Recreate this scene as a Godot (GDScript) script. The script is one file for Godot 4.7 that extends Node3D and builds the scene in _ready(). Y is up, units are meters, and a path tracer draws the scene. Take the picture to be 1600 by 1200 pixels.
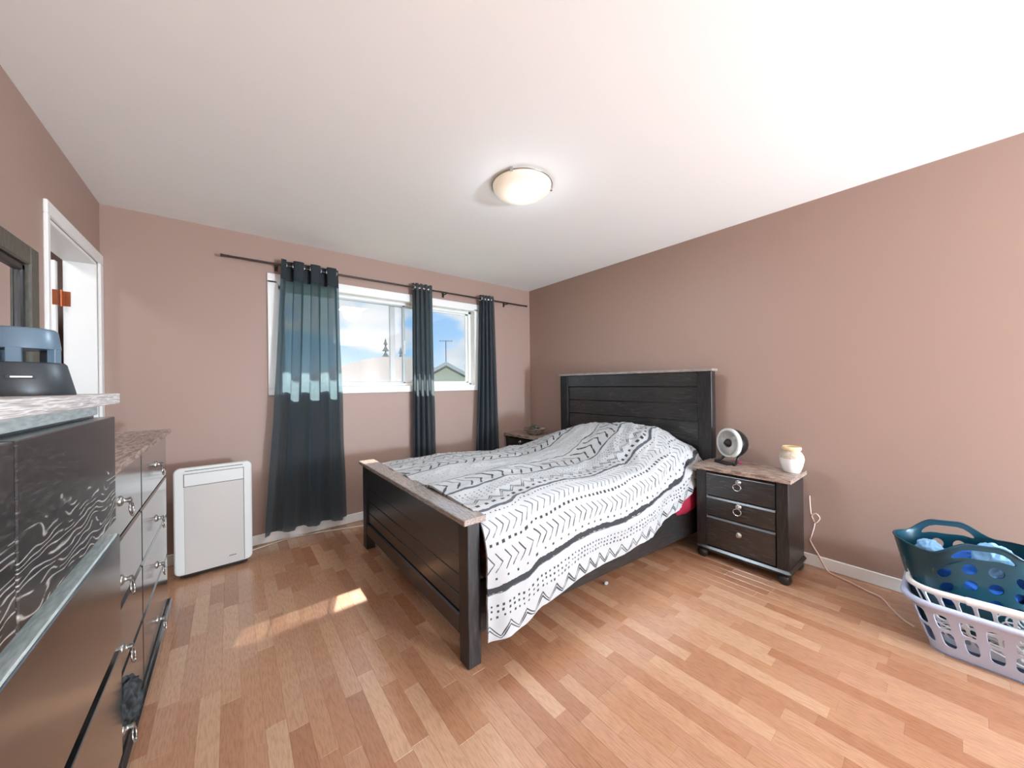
extends Node3D
# A bedroom with a black wooden bed, matching nightstands and dressers, seen from the corner by the left wall.

const XL := -0.651      # inner face of the wall with the door
const XR := 3.042       # inner face of the wall behind the bed's headboard
const ZB := -3.435      # inner face of the window wall
const ZF := 4.2        # inner face of the unseen wall behind camera, set back for added lamp
const CEIL := 2.44
const FOCAL := 552.065  # pixels, for a frame of 1600 x 1200

var M := {}
var rng := RandomNumberGenerator.new()
var taken := {}


func _ready() -> void:
	rng.seed = 41
	setup_view()
	make_materials()
	build_room()
	build_floor()
	build_window()
	build_door()
	build_outside()
	build_bed()
	build_duvet()
	build_nightstands()
	build_dresser()
	build_chest()
	build_air_conditioner()
	build_curtains()
	build_lamps()
	build_baskets()
	build_small_things()


# ---------------------------------------------------------------- view and light
func setup_view() -> void:
	var th := 0.672972
	var ro := -0.0123475
	var f := Vector3(sin(th), 0, -cos(th))
	var r0 := Vector3(cos(th), 0, sin(th))
	var r := r0 * cos(ro) + Vector3.UP * sin(ro)
	var u := Vector3.UP * cos(ro) - r0 * sin(ro)
	var cam := Camera3D.new()
	cam.name = "camera"
	add_child(cam)
	cam.transform = Transform3D(Basis(r, u, -f), Vector3(0, 1.24152, 0))
	cam.fov = rad_to_deg(2.0 * atan(600.0 / FOCAL))
	cam.near = 0.03
	cam.far = 400.0
	cam.current = true

	var env := Environment.new()
	env.background_mode = Environment.BG_SKY
	env.sky = Sky.new()
	var pano := PanoramaSkyMaterial.new()
	pano.panorama = ImageTexture.create_from_image(sky_image())
	env.sky.sky_material = pano
	env.tonemap_mode = Environment.TONE_MAPPER_LINEAR
	env.tonemap_exposure = 1.42
	env.sdfgi_enabled = true
	env.ssao_enabled = true
	env.ssil_enabled = true
	var we := WorldEnvironment.new()
	we.name = "environment"
	we.environment = env
	add_child(we)

	var sun := DirectionalLight3D.new()
	sun.name = "sun"
	add_child(sun)
	sun.look_at_from_position(Vector3.ZERO, Vector3(-0.27, -1.09, 1.0), Vector3.UP)
	sun.light_energy = 3.2
	sun.light_color = Color(1.0, 0.95, 0.88)
	sun.light_angular_distance = 0.6
	sun.shadow_enabled = true


func sky_image() -> Image:
	var w := 1024
	var h := 512
	var im := Image.create_empty(w, h, false, Image.FORMAT_RGBF)
	var n1 := FastNoiseLite.new()
	n1.seed = 12
	n1.frequency = 3.0
	n1.fractal_octaves = 5
	n1.fractal_gain = 0.55
	var n2 := FastNoiseLite.new()
	n2.seed = 5
	n2.frequency = 3.1
	n2.fractal_octaves = 3
	for y in h:
		var el := PI / 2 - PI * (y + 0.5) / h
		for x in w:
			var az := TAU * (x + 0.5) / w
			var d := Vector3(sin(az) * cos(el), sin(el), -cos(az) * cos(el))
			var p := Vector3(d.x, d.y * 2.6, d.z)
			var a := n1.get_noise_3dv(p)
			var cov := smoothstep(-0.12, 0.20, a - 0.02)
			var up := clampf(d.y, 0.0, 1.0)
			var blue := Color(0.34, 0.62, 0.88).lerp(Color(0.10, 0.30, 0.68), pow(up, 0.5))
			blue = blue.lerp(Color(0.72, 0.86, 0.95), exp(-up * 24.0))
			var sh := clampf(0.5 + 0.9 * n2.get_noise_3dv(p * 1.3), 0, 1)
			var cloud := Color(0.46, 0.57, 0.65).lerp(Color(0.76, 0.775, 0.78), sh)
			var c := blue.lerp(cloud, cov)
			if d.y < 0.0:
				c = Color(0.42, 0.44, 0.42)
			im.set_pixel(x, y, c * 0.88)
	return im


# ---------------------------------------------------------------- materials
func noise_tex(seed_: int, freq: float, stops: Array, oct := 5, size := 512) -> NoiseTexture2D:
	var n := FastNoiseLite.new()
	n.seed = seed_
	n.frequency = freq
	n.fractal_octaves = oct
	var g := Gradient.new()
	var offs := PackedFloat32Array()
	var cols := PackedColorArray()
	for s in stops:
		offs.append(s[0])
		cols.append(s[1])
	g.offsets = offs
	g.colors = cols
	var t := NoiseTexture2D.new()
	t.width = size
	t.height = size
	t.seamless = true
	t.noise = n
	t.color_ramp = g
	return t


func c8(r: int, g: int, b: int) -> Color:
	return Color(r / 255.0, g / 255.0, b / 255.0)


func mat(col: Color, rough := 0.6, metal := 0.0, spec := 0.5) -> StandardMaterial3D:
	var m := StandardMaterial3D.new()
	m.albedo_color = col
	m.roughness = rough
	m.metallic = metal
	m.metallic_specular = spec
	return m


func tri_mat(tex: Texture2D, scale: Vector3, rough: float, tint := Color.WHITE, world := false) -> StandardMaterial3D:
	var m := mat(tint, rough)
	m.albedo_texture = tex
	m.uv1_triplanar = true
	m.uv1_world_triplanar = world
	m.uv1_scale = scale
	return m


func make_materials() -> void:
	var plaster := noise_tex(3, 0.05, [[0.0, Color(0.35, 0.35, 0.35)], [1.0, Color(0.65, 0.65, 0.65)]], 3, 256)
	M.wall = mat(c8(166, 140, 127), 0.5, 0.0, 0.4)
	M.wall.heightmap_enabled = true
	M.wall.heightmap_texture = plaster
	M.wall.heightmap_scale = 0.04
	M.wall.uv1_triplanar = true
	M.wall.uv1_world_triplanar = true
	M.wall.uv1_scale = Vector3(3, 3, 3)
	M.ceiling = mat(c8(243, 242, 238), 0.9)
	M.white_paint = mat(c8(240, 239, 234), 0.4)
	M.siding = mat(c8(228, 234, 222), 0.8)
	M.roofing = tri_mat(noise_tex(8, 0.2, [[0.0, c8(92, 98, 102)], [1.0, c8(112, 118, 121)]], 3, 128), Vector3.ONE, 0.9)
	M.fascia = mat(c8(220, 226, 230), 0.7)
	M.grass = mat(c8(90, 110, 70), 1.0)
	M.aluminium = mat(c8(168, 172, 170), 0.4, 0.3)
	M.vinyl = mat(c8(236, 236, 232), 0.35)
	M.glass = mat(Color(1, 1, 1, 0.04), 0.0)
	M.glass.transparency = BaseMaterial3D.TRANSPARENCY_ALPHA

	var dark := noise_tex(21, 0.02, [[0.0, c8(24, 23, 23)], [0.45, c8(36, 34, 33)], [0.7, c8(45, 43, 42)], [1.0, c8(64, 62, 60)]])
	M.black_x = tri_mat(dark, Vector3(0.7, 7, 7), 0.34)
	M.black_y = tri_mat(dark, Vector3(7, 0.7, 7), 0.34)
	M.black_z = tri_mat(dark, Vector3(7, 7, 0.7), 0.27)
	M.black_z.metallic_specular = 0.68
	M.gloss_z = tri_mat(dark, Vector3(7, 7, 0.7), 0.2)
	M.gloss_z.metallic_specular = 0.75
	M.gloss_z.clearcoat_enabled = true
	M.gloss_z.clearcoat = 1.0
	M.gloss_z.clearcoat_roughness = 0.2
	for k in ["black_x", "black_y", "black_z"]:
		M[k].heightmap_enabled = true
		M[k].heightmap_texture = dark
		M[k].heightmap_scale = 0.025
	var rustic := noise_tex(33, 0.028, [[0.0, c8(112, 94, 84)], [0.36, c8(124, 103, 91)], [0.46, c8(164, 141, 127)], [0.52, c8(190, 168, 153)], [0.6, c8(140, 119, 107)], [0.72, c8(200, 180, 166)], [1.0, c8(128, 110, 99)]], 3)
	M.rustic_z = tri_mat(rustic, Vector3(3.4, 3.4, 0.7), 0.4)
	M.rustic_x = tri_mat(rustic, Vector3(1.1, 5, 5), 0.4)
	M.cap_z = tri_mat(noise_tex(35, 0.03, [[0.0, c8(122, 108, 100)], [0.5, c8(154, 141, 132)], [1.0, c8(182, 171, 163)]], 4), Vector3(6, 6, 1.0), 0.2)
	M.cap_z.metallic_specular = 0.85
	M.limed_z = tri_mat(noise_tex(36, 0.03, [[0.0, c8(110, 106, 102)], [0.42, c8(176, 172, 168)], [0.55, c8(222, 219, 215)], [0.7, c8(150, 146, 142)], [1.0, c8(230, 228, 224)]], 4), Vector3(13, 13, 0.4), 0.45)

	# floor: one fine grain, several tones of laminate
	var grain := noise_tex(50, 0.03, [[0.0, Color(0.86, 0.84, 0.82)], [0.5, Color(0.96, 0.955, 0.95)], [1.0, Color(1, 1, 1)]], 5)
	var tones := [c8(197, 150, 117), c8(190, 141, 107), c8(182, 131, 98), c8(204, 161, 128), c8(188, 139, 107), c8(175, 123, 91), c8(194, 146, 116)]
	M.floor = []
	for t in tones:
		var m := tri_mat(grain, Vector3(8, 8, 1.0), 0.2, t, true)
		m.metallic_specular = 0.72
		M.floor.append(m)
	M.subfloor = mat(c8(96, 68, 48), 0.8)

	M.chrome = mat(c8(196, 194, 188), 0.22, 1.0)
	M.pewter = mat(c8(170, 166, 158), 0.3, 0.9)
	M.rod = mat(c8(58, 46, 42), 0.4, 0.4)
	M.curtain = mat(Color(0.016, 0.026, 0.030, 0.84), 0.85)
	M.curtain.transparency = BaseMaterial3D.TRANSPARENCY_ALPHA
	M.curtain.backlight_enabled = true
	M.curtain.backlight = Color(0.58, 0.72, 0.79)
	M.curtain_hem = mat(c8(34, 42, 46), 0.85)
	M.curtain_thick = mat(c8(45, 48, 51), 0.7)
	M.curtain_thick.backlight_enabled = true
	M.curtain_thick.backlight = Color(0.48, 0.56, 0.60)
	M.curtain_thick.rim_enabled = true
	M.curtain_thick.rim = 0.4
	M.red = mat(c8(150, 16, 48), 0.8)
	M.plastic_white = mat(c8(212, 211, 205), 0.35)
	M.plastic_grey = mat(c8(190, 183, 175), 0.4)
	M.plastic_black = mat(c8(24, 23, 23), 0.35)
	M.rubber = mat(c8(18, 18, 18), 0.6)
	M.slot = mat(c8(60, 60, 58), 0.6)
	M.basket_grey = mat(c8(190, 199, 224), 0.4)
	M.basket_white = mat(c8(238, 238, 236), 0.35)
	M.basket_teal = mat(c8(3, 58, 72), 0.28)
	M.cloth_blue = mat(c8(28, 96, 190), 0.9)
	M.cloth_light = mat(c8(140, 190, 232), 0.9)
	M.cloth_black = mat(c8(26, 30, 31), 0.7)
	M.cord = mat(c8(226, 214, 200), 0.5)
	M.cord_pink = mat(c8(222, 190, 172), 0.5)
	M.pink = mat(c8(226, 110, 150), 0.5)
	M.mirror = mat(Color(0.93, 0.93, 0.92), 0.03, 1.0)
	M.mirror_frame = tri_mat(noise_tex(61, 0.03, [[0.0, c8(66, 64, 56)], [1.0, c8(100, 97, 86)]], 4), Vector3(5, 1, 5), 0.45)
	M.copper = mat(c8(186, 108, 72), 0.35, 0.8)
	M.slate = mat(c8(44, 50, 54), 0.4)
	M.slate_light = mat(c8(84, 104, 118), 0.32)
	M.glaze_white = mat(c8(234, 233, 230), 0.25)
	M.glaze_tan = tri_mat(noise_tex(70, 0.08, [[0.0, c8(150, 134, 112)], [0.5, c8(190, 176, 156)], [1.0, c8(222, 214, 198)]], 3, 128), Vector3(9, 9, 9), 0.3)
	M.glaze_cream = mat(c8(236, 206, 158), 0.3)
	M.ink = mat(c8(58, 56, 54), 0.6)
	M.duvet = mat(Color.WHITE, 0.85)
	M.duvet.albedo_texture = ImageTexture.create_from_image(duvet_image())
	M.duvet.rim_enabled = true
	M.duvet.rim = 0.2
	M.lining = mat(c8(220, 218, 214), 0.9)
	M.weathered = tri_mat(noise_tex(37, 0.03, [[0.0, c8(146, 156, 154)], [0.5, c8(172, 182, 179)], [1.0, c8(200, 207, 204)]], 4), Vector3(9, 9, 1.5), 0.45)
	M.chest_front = mat(Color.WHITE, 0.24, 0.0, 0.7)
	M.chest_front.albedo_texture = ImageTexture.create_from_image(limed_image())
	M.opal = mat(c8(222, 209, 192), 0.35)
	M.opal.emission_enabled = true
	M.opal.emission = Color(1.0, 0.92, 0.82)
	M.opal.emission_energy_multiplier = 0.22


func limed_image() -> Image:
	# black-stained board whose open grain in the lower part is filled with white
	var w := 768
	var h := 512
	var im := Image.create_empty(w, h, false, Image.FORMAT_RGB8)
	var n := FastNoiseLite.new()
	n.seed = 9
	n.frequency = 0.006
	n.fractal_octaves = 3
	var n2 := FastNoiseLite.new()
	n2.seed = 19
	n2.frequency = 0.02
	n2.fractal_octaves = 3
	for y in h:
		for x in w:
			var warp := n.get_noise_2d(x * 0.42, y * 0.8) * 60.0
			var v := y + warp
			var line := pow(0.5 + 0.5 * sin(v * 0.24 + 2.0 * n.get_noise_2d(x * 0.12 + 300, y)), 5.0)
			var part := smoothstep(0.42, 0.62, float(y) / h + 0.25 * n2.get_noise_2d(x * 0.3, y * 0.5))
			var flecks := smoothstep(0.30, 0.5, n2.get_noise_2d(x * 0.7, y * 4.0)) * 0.35
			var breaks := smoothstep(-0.42, -0.1, n2.get_noise_2d(x * 0.12 + 90, y * 2.0))
			var k := clampf(line * part * breaks * 0.85 + flecks * 0.6, 0, 1)
			var base := 0.17 + 0.05 * n2.get_noise_2d(x * 0.2, y * 3.0)
			im.set_pixel(x, y, Color(base, base * 0.97, base * 0.94).lerp(Color(0.74, 0.72, 0.69), k))
	return im


# the printed duvet cover: u runs from the foot to the head (2.1 m), v from the near hem across (2.5 m)
const DU := 2.1
const DS := 2.5
var dim: Image


func dot(u: float, s: float, ru: float, rs: float, col: Color) -> void:
	var px := 2048.0 / DU
	var py := 2048.0 / DS
	ru *= 1.15
	rs *= 1.15
	dim.fill_rect(Rect2i(roundi((u - ru) * px), roundi((s - rs) * py), maxi(2, roundi(2 * ru * px)), maxi(2, roundi(2 * rs * py))), col)


func dline(a: Vector2, b: Vector2, r: float, col: Color, wob := 0.0) -> void:
	var n := int(a.distance_to(b) / 0.0012) + 1
	for i in n + 1:
		var p := a.lerp(b, float(i) / n)
		var k := 1.0 + wob * sin(p.x * 61.0 + p.y * 40.0)
		dot(p.x, p.y, r * k * 0.9, r * k, col)


func wave_line(s: float, r: float, col: Color, amp: float, ragged := 0.0) -> void:
	var n := FastNoiseLite.new()
	n.seed = int(s * 1000)
	n.frequency = 9.0
	n.fractal_octaves = 3
	var x := 0.0
	while x < DU:
		var o := n.get_noise_1d(x) * amp
		var k := 1.0 + ragged * n.get_noise_1d(x * 3.0 + 40.0)
		dot(x, s + o, 0.0016, r * k, col)
		x += 0.0012


func chevrons(s0: float, s1: float, step: float, depth: float, r: float, col: Color) -> void:
	var x := 0.02
	while x < DU - 0.03:
		var j := rng.randf_range(-0.004, 0.004)
		var m := (s0 + s1) / 2
		dline(Vector2(x + j, s0), Vector2(x + depth + j, m), r, col, 0.3)
		dline(Vector2(x + depth + j, m), Vector2(x + j, s1), r, col, 0.3)
		x += step


func zigzag(s0: float, s1: float, step: float, r: float, col: Color) -> void:
	for o in [0.0, 0.017]:
		var x := -0.02
		while x < DU:
			dline(Vector2(x, s0 + o * 0.8), Vector2(x + step / 2, s1 - 0.017 + o), r, col, 0.35)
			dline(Vector2(x + step / 2, s1 - 0.017 + o), Vector2(x + step, s0 + o * 0.8), r, col, 0.35)
			x += step


func dots(s: float, step: float, r: float, col: Color, jit := 0.003) -> void:
	var x := 0.01
	while x < DU:
		var k := rng.randf_range(0.75, 1.2)
		dot(x + rng.randf_range(-jit, jit), s + rng.randf_range(-jit, jit), r * k, r * k * 0.9, col)
		x += step


func duvet_image() -> Image:
	dim = Image.create_empty(2048, 2048, false, Image.FORMAT_RGB8)
	dim.fill(c8(177, 176, 174))
	var k := c8(44, 45, 48)
	var g := c8(74, 77, 82)
	# the near side, from the hem up
	zigzag(0.012, 0.080, 0.094, 0.0020, k)
	for s in [0.108, 0.130, 0.152]:
		dots(s, 0.027, 0.0042, k)
	wave_line(0.218, 0.0115, k, 0.004, 0.45)
	wave_line(0.203, 0.0014, g, 0.005)
	dots(0.262, 0.055, 0.0048, k)
	chevrons(0.292, 0.372, 0.044, 0.034, 0.0017, k)
	dots(0.408, 0.034, 0.0066, k, 0.0015)
	chevrons(0.440, 0.515, 0.040, 0.030, 0.0016, g)
	dots(0.548, 0.026, 0.0035, k)
	wave_line(0.580, 0.0080, g, 0.006, 0.5)
	# the top
	dots(0.622, 0.050, 0.0095, k, 0.004)
	zigzag(0.650, 0.710, 0.085, 0.0019, g)
	for s in [0.732, 0.754, 0.776, 0.798]:
		dots(s, 0.030, 0.0036, g)
	wave_line(0.850, 0.0078, g, 0.006, 0.4)
	chevrons(0.880, 1.060, 0.085, 0.070, 0.0042, k)
	wave_line(1.095, 0.0042, g, 0.004, 0.4)
	for s in [1.13, 1.17, 1.21, 1.25, 1.29, 1.33]:
		dots(s, 0.043, 0.0027, g, 0.012)
	wave_line(1.375, 0.0050, k, 0.005, 0.4)
	chevrons(1.400, 1.540, 0.080, 0.060, 0.0040, k)
	wave_line(1.580, 0.0030, g, 0.004, 0.3)
	zigzag(1.610, 1.690, 0.090, 0.0018, g)
	dots(1.73, 0.05, 0.007, k)
	wave_line(1.78, 0.006, g, 0.005, 0.4)
	chevrons(1.82, 1.92, 0.05, 0.035, 0.002, k)
	for s in [1.98, 2.01, 2.04]:
		dots(s, 0.03, 0.004, k)
	wave_line(2.12, 0.011, k, 0.004, 0.4)
	zigzag(2.38, 2.45, 0.094, 0.002, k)
	return dim


# ---------------------------------------------------------------- mesh helpers
class MB:
	var v := PackedVector3Array()
	var n := PackedVector3Array()
	var t := PackedVector2Array()

	func tri(a: Vector3, b: Vector3, c: Vector3, na: Vector3, nb: Vector3, nc: Vector3, ta := Vector2.ZERO, tb := Vector2.ZERO, tc := Vector2.ZERO) -> void:
		if (b - a).cross(c - a).dot(na + nb + nc) > 0.0:  # front faces run clockwise
			v.append_array([a, c, b])
			n.append_array([na, nc, nb])
			t.append_array([ta, tc, tb])
		else:
			v.append_array([a, b, c])
			n.append_array([na, nb, nc])
			t.append_array([ta, tb, tc])

	func quad(a: Vector3, b: Vector3, c: Vector3, d: Vector3, nn: Vector3) -> void:
		tri(a, b, c, nn, nn, nn)
		tri(a, c, d, nn, nn, nn)

	func box(lo: Vector3, hi: Vector3, ch := 0.003, xf := Transform3D.IDENTITY) -> void:
		var c := (lo + hi) / 2
		var h := (hi - lo) / 2
		ch = minf(ch, minf(h.x, minf(h.y, h.z)) * 0.9)
		var nb := xf.basis.inverse().transposed()
		var corner := func(s: Vector3, k: int) -> Vector3:
			var q := h - Vector3(ch, ch, ch)
			q[k] = h[k]
			return xf * (c + s * q)
		var nrm := func(d: Vector3) -> Vector3:
			return (nb * d).normalized()
		for k in 3:
			var i := (k + 1) % 3
			var j := (k + 2) % 3
			for sk in [-1.0, 1.0]:
				var p := []
				for q in [[-1.0, -1.0], [1.0, -1.0], [1.0, 1.0], [-1.0, 1.0]]:
					var s := Vector3.ZERO
					s[k] = sk
					s[i] = q[0]
					s[j] = q[1]
					p.append(corner.call(s, k))
				var d := Vector3.ZERO
				d[k] = sk
				quad(p[0], p[1], p[2], p[3], nrm.call(d))
			# edges along axis k
			for si in [-1.0, 1.0]:
				for sj in [-1.0, 1.0]:
					var a := Vector3.ZERO
					a[i] = si
					a[j] = sj
					var b := a
					a[k] = -1.0
					b[k] = 1.0
					var d2 := Vector3.ZERO
					d2[i] = si
					d2[j] = sj
					quad(corner.call(a, i), corner.call(b, i), corner.call(b, j), corner.call(a, j), nrm.call(d2))
		for sx in [-1.0, 1.0]:
			for sy in [-1.0, 1.0]:
				for sz in [-1.0, 1.0]:
					var s3 := Vector3(sx, sy, sz)
					var n3: Vector3 = nrm.call(s3)
					tri(corner.call(s3, 0), corner.call(s3, 1), corner.call(s3, 2), n3, n3, n3)

	# profile of (radius, height) pairs turned round the y axis
	func lathe(prof: Array, seg := 32, xf := Transform3D.IDENTITY, sharp := 0.55) -> void:
		var nb := xf.basis.inverse().transposed()
		for i in prof.size() - 1:
			var a: Vector2 = prof[i]
			var b: Vector2 = prof[i + 1]
			var d := (b - a).normalized()
			if a.distance_to(b) < 1e-6:
				continue
			var nf := Vector2(d.y, -d.x)
			var na := nf
			var nbb := nf
			if i > 0:
				var e: Vector2 = (a - prof[i - 1]).normalized()
				var q := Vector2(e.y, -e.x)
				if q.dot(nf) > sharp:
					na = (q + nf).normalized()
			if i < prof.size() - 2:
				var e2: Vector2 = (prof[i + 2] - b).normalized()
				var q2 := Vector2(e2.y, -e2.x)
				if q2.dot(nf) > sharp:
					nbb = (q2 + nf).normalized()
			for s in seg:
				var a0 := TAU * s / seg
				var a1 := TAU * (s + 1) / seg
				var r0 := Vector3(cos(a0), 0, sin(a0))
				var r1 := Vector3(cos(a1), 0, sin(a1))
				var p := func(r: Vector3, q3: Vector2) -> Vector3:
					return xf * (r * q3.x + Vector3.UP * q3.y)
				var nn := func(r: Vector3, q3: Vector2) -> Vector3:
					return (nb * (r * q3.x + Vector3.UP * q3.y)).normalized()
				if a.x > 1e-6:
					tri(p.call(r0, a), p.call(r1, a), p.call(r1, b), nn.call(r0, na), nn.call(r1, na), nn.call(r1, nbb))
				if b.x > 1e-6:
					tri(p.call(r0, a), p.call(r1, b), p.call(r0, b), nn.call(r0, na), nn.call(r1, nbb), nn.call(r0, nbb))

	func tube(pts: Array, r: float, seg := 8, closed := false, flat := 1.0) -> void:
		var m := pts.size()
		var rings := []
		var up := Vector3.ZERO
		for i in m:
			var a: Vector3 = pts[(i - 1 + m) % m] if closed or i > 0 else pts[i]
			var b: Vector3 = pts[(i + 1) % m] if closed or i < m - 1 else pts[i]
			var d := (b - a).normalized()
			if up == Vector3.ZERO:
				up = d.cross(Vector3.UP if absf(d.y) < 0.9 else Vector3.RIGHT).normalized()
			up = (up - d * up.dot(d)).normalized()
			var side := d.cross(up)
			var ring := []
			for s in seg:
				var an := TAU * s / seg
				var nn := up * cos(an) + side * sin(an)
				ring.append([pts[i] + (up * cos(an) * flat + side * sin(an)) * r, nn])
			rings.append(ring)
		for i in (m if closed else m - 1):
			var ra: Array = rings[i]
			var rb: Array = rings[(i + 1) % m]
			for s in seg:
				var q := (s + 1) % seg
				tri(ra[s][0], ra[q][0], rb[q][0], ra[s][1], ra[q][1], rb[q][1])
				tri(ra[s][0], rb[q][0], rb[s][0], ra[s][1], rb[q][1], rb[s][1])
		if not closed:
			for e in [0, m - 1]:
				var dd: Vector3 = (pts[0] - pts[1]) if e == 0 else (pts[m - 1] - pts[m - 2])
				dd = dd.normalized()
				for s in seg:
					tri(pts[e], rings[e][s][0], rings[e][(s + 1) % seg][0], dd, dd, dd)

	# a grid of points (rows of equal length) as a smooth sheet; uv the same shape; side +1 or -1 chooses the face
	func sheet(p: Array, uv: Array, thick := 0.0, centre = null) -> void:
		var R := p.size()
		var C: int = p[0].size()
		var nn := []
		for i in R:
			var row := []
			for j in C:
				var du: Vector3 = p[mini(i + 1, R - 1)][j] - p[maxi(i - 1, 0)][j]
				var dv: Vector3 = p[i][mini(j + 1, C - 1)] - p[i][maxi(j - 1, 0)]
				row.append(du.cross(dv).normalized())
			nn.append(row)
		var layers := [0.0] if thick == 0.0 else [0.0, -thick]
		for l in layers:
			var sg := 1.0 if l == 0.0 else -1.0
			for i in R - 1:
				for j in C - 1:
					var q := []
					for e in [[i, j], [i + 1, j], [i + 1, j + 1], [i, j + 1]]:
						q.append([p[e[0]][e[1]] + nn[e[0]][e[1]] * l, nn[e[0]][e[1]] * sg, uv[e[0]][e[1]] if uv else Vector2.ZERO])
					tri(q[0][0], q[1][0], q[2][0], q[0][1], q[1][1], q[2][1], q[0][2], q[1][2], q[2][2])
					tri(q[0][0], q[2][0], q[3][0], q[0][1], q[2][1], q[3][1], q[0][2], q[2][2], q[3][2])
		if thick != 0.0:
			var rim := []
			for j in C:
				rim.append([0, j])
			for i in range(1, R):
				rim.append([i, C - 1])
			for j in range(C - 2, -1, -1):
				rim.append([R - 1, j])
			for i in range(R - 2, 0, -1):
				rim.append([i, 0])
			var mid := Vector3.ZERO
			for e in rim:
				mid += p[e[0]][e[1]]
			mid /= rim.size()
			for k in rim.size():
				var a: Array = rim[k]
				var b: Array = rim[(k + 1) % rim.size()]
				var pa: Vector3 = p[a[0]][a[1]]
				var pb: Vector3 = p[b[0]][b[1]]
				var pc: Vector3 = pb - nn[b[0]][b[1]] * thick
				var pd: Vector3 = pa - nn[a[0]][a[1]] * thick
				var o := (pb - pa).cross(nn[a[0]][a[1]]).normalized()
				if o.dot(pa - mid) < 0:
					o = -o
				var tu: Vector2 = uv[a[0]][a[1]] if uv else Vector2.ZERO
				tri(pa, pb, pc, o, o, o, tu, tu, tu)
				tri(pa, pc, pd, o, o, o, tu, tu, tu)

	# a shell with holes: f(u, v, d) gives the point at depth d; cells are [u0, u1, v0, v1, hole or null], a hole is [cu, cv, ru, rv, power]
	func pierced(f: Callable, cells: Array, thick: float, fine := 0.03) -> void:
		for c in cells:
			if c[4] == null:
				var nu := maxi(1, int(ceil((c[1] - c[0]) / fine)))
				var nv := maxi(1, int(ceil((c[3] - c[2]) / (fine * 6.0))))
				for i in nu:
					for j in nv:
						var q := []
						for e in [[i, j], [i + 1, j], [i + 1, j + 1], [i, j + 1]]:
							q.append(Vector2(lerpf(c[0], c[1], float(e[0]) / nu), lerpf(c[2], c[3], float(e[1]) / nv)))
						shell(f, q[0], q[1], q[2], q[3], thick)
				continue
			var h: Array = c[4]
			var K := 24
			var outer := []
			var inner := []
			for k in K:
				var an := TAU * (k + 0.5) / K + PI / 4
				var dx := cos(an)
				var dy := sin(an)
				var m := maxf(absf(dx), absf(dy))
				var sx := dx / m
				var sy := dy / m
				outer.append(Vector2(h[0] + sx * ((c[1] - h[0]) if sx > 0 else (h[0] - c[0])), h[1] + sy * ((c[3] - h[1]) if sy > 0 else (h[1] - c[2]))))
				var pw := pow(pow(absf(dx), h[4]) + pow(absf(dy), h[4]), -1.0 / h[4])
				inner.append(Vector2(h[0] + dx * pw * h[2], h[1] + dy * pw * h[3]))
			for k in K:
				var k2 := (k + 1) % K
				shell(f, outer[k], outer[k2], inner[k2], inner[k], thick)
				# walk round the rectangle's corners
				if outer[k].x != outer[k2].x and outer[k].y != outer[k2].y:
					var cx: float = c[1] if maxf(outer[k].x, outer[k2].x) > h[0] + 1e-9 and absf(maxf(outer[k].x, outer[k2].x) - c[1]) < 1e-6 else c[0]
					var cy: float = c[3] if absf(maxf(outer[k].y, outer[k2].y) - c[3]) < 1e-6 else c[2]
					var e := Vector2(cx, cy)
					shell(f, outer[k], e, outer[k2], outer[k2], thick)
				var a: Vector3 = f.call(inner[k].x, inner[k].y, 0.0)
				var b: Vector3 = f.call(inner[k2].x, inner[k2].y, 0.0)
				var b2: Vector3 = f.call(inner[k2].x, inner[k2].y, thick)
				var a2: Vector3 = f.call(inner[k].x, inner[k].y, thick)
				var mid: Vector3 = f.call(h[0], h[1], 0.0)
				var nn := (b - a).cross(a2 - a).normalized()
				if nn.dot(mid - a) < 0:
					nn = -nn
				quad(a, b, b2, a2, nn)

	func shell(f: Callable, a: Vector2, b: Vector2, c: Vector2, d: Vector2, thick: float) -> void:
		var e := 0.002
		var P := []
		for q in [a, b, c, d]:
			var p: Vector3 = f.call(q.x, q.y, 0.0)
			var du: Vector3 = f.call(q.x + e, q.y, 0.0) - f.call(q.x - e, q.y, 0.0)
			var dv: Vector3 = f.call(q.x, q.y + e, 0.0) - f.call(q.x, q.y - e, 0.0)
			var pi: Vector3 = f.call(q.x, q.y, thick)
			var nn := du.cross(dv).normalized()
			if nn.dot(p - pi) < 0:
				nn = -nn
			P.append([p, nn, pi])
		tri(P[0][0], P[1][0], P[2][0], P[0][1], P[1][1], P[2][1])
		tri(P[0][0], P[2][0], P[3][0], P[0][1], P[2][1], P[3][1])
		tri(P[0][2], P[1][2], P[2][2], -P[0][1], -P[1][1], -P[2][1])
		tri(P[0][2], P[2][2], P[3][2], -P[0][1], -P[2][1], -P[3][1])

	# strip between v=const at outside and inside, closing a rim
	func rim_edge(f: Callable, v_: float, thick: float, seg := 96, up := Vector3.UP) -> void:
		for k in seg:
			var u0 := float(k) / seg
			var u1 := float(k + 1) / seg
			quad(f.call(u0, v_, 0.0), f.call(u1, v_, 0.0), f.call(u1, v_, thick), f.call(u0, v_, thick), up)

	# outline (clockwise or not) in the plane a,b pushed along c
	func prism(outline: PackedVector2Array, o: Vector3, a: Vector3, b: Vector3, c: Vector3) -> void:
		var ids := Geometry2D.triangulate_polygon(outline)
		var cn := c.normalized()
		for i in range(0, ids.size(), 3):
			var p := []
			for k in 3:
				p.append(o + a * outline[ids[i + k]].x + b * outline[ids[i + k]].y)
			tri(p[0], p[1], p[2], -cn, -cn, -cn)
			tri(p[0] + c, p[1] + c, p[2] + c, cn, cn, cn)
		var sgn := 0.0
		for i in outline.size():
			sgn += outline[i].cross(outline[(i + 1) % outline.size()])
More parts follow.
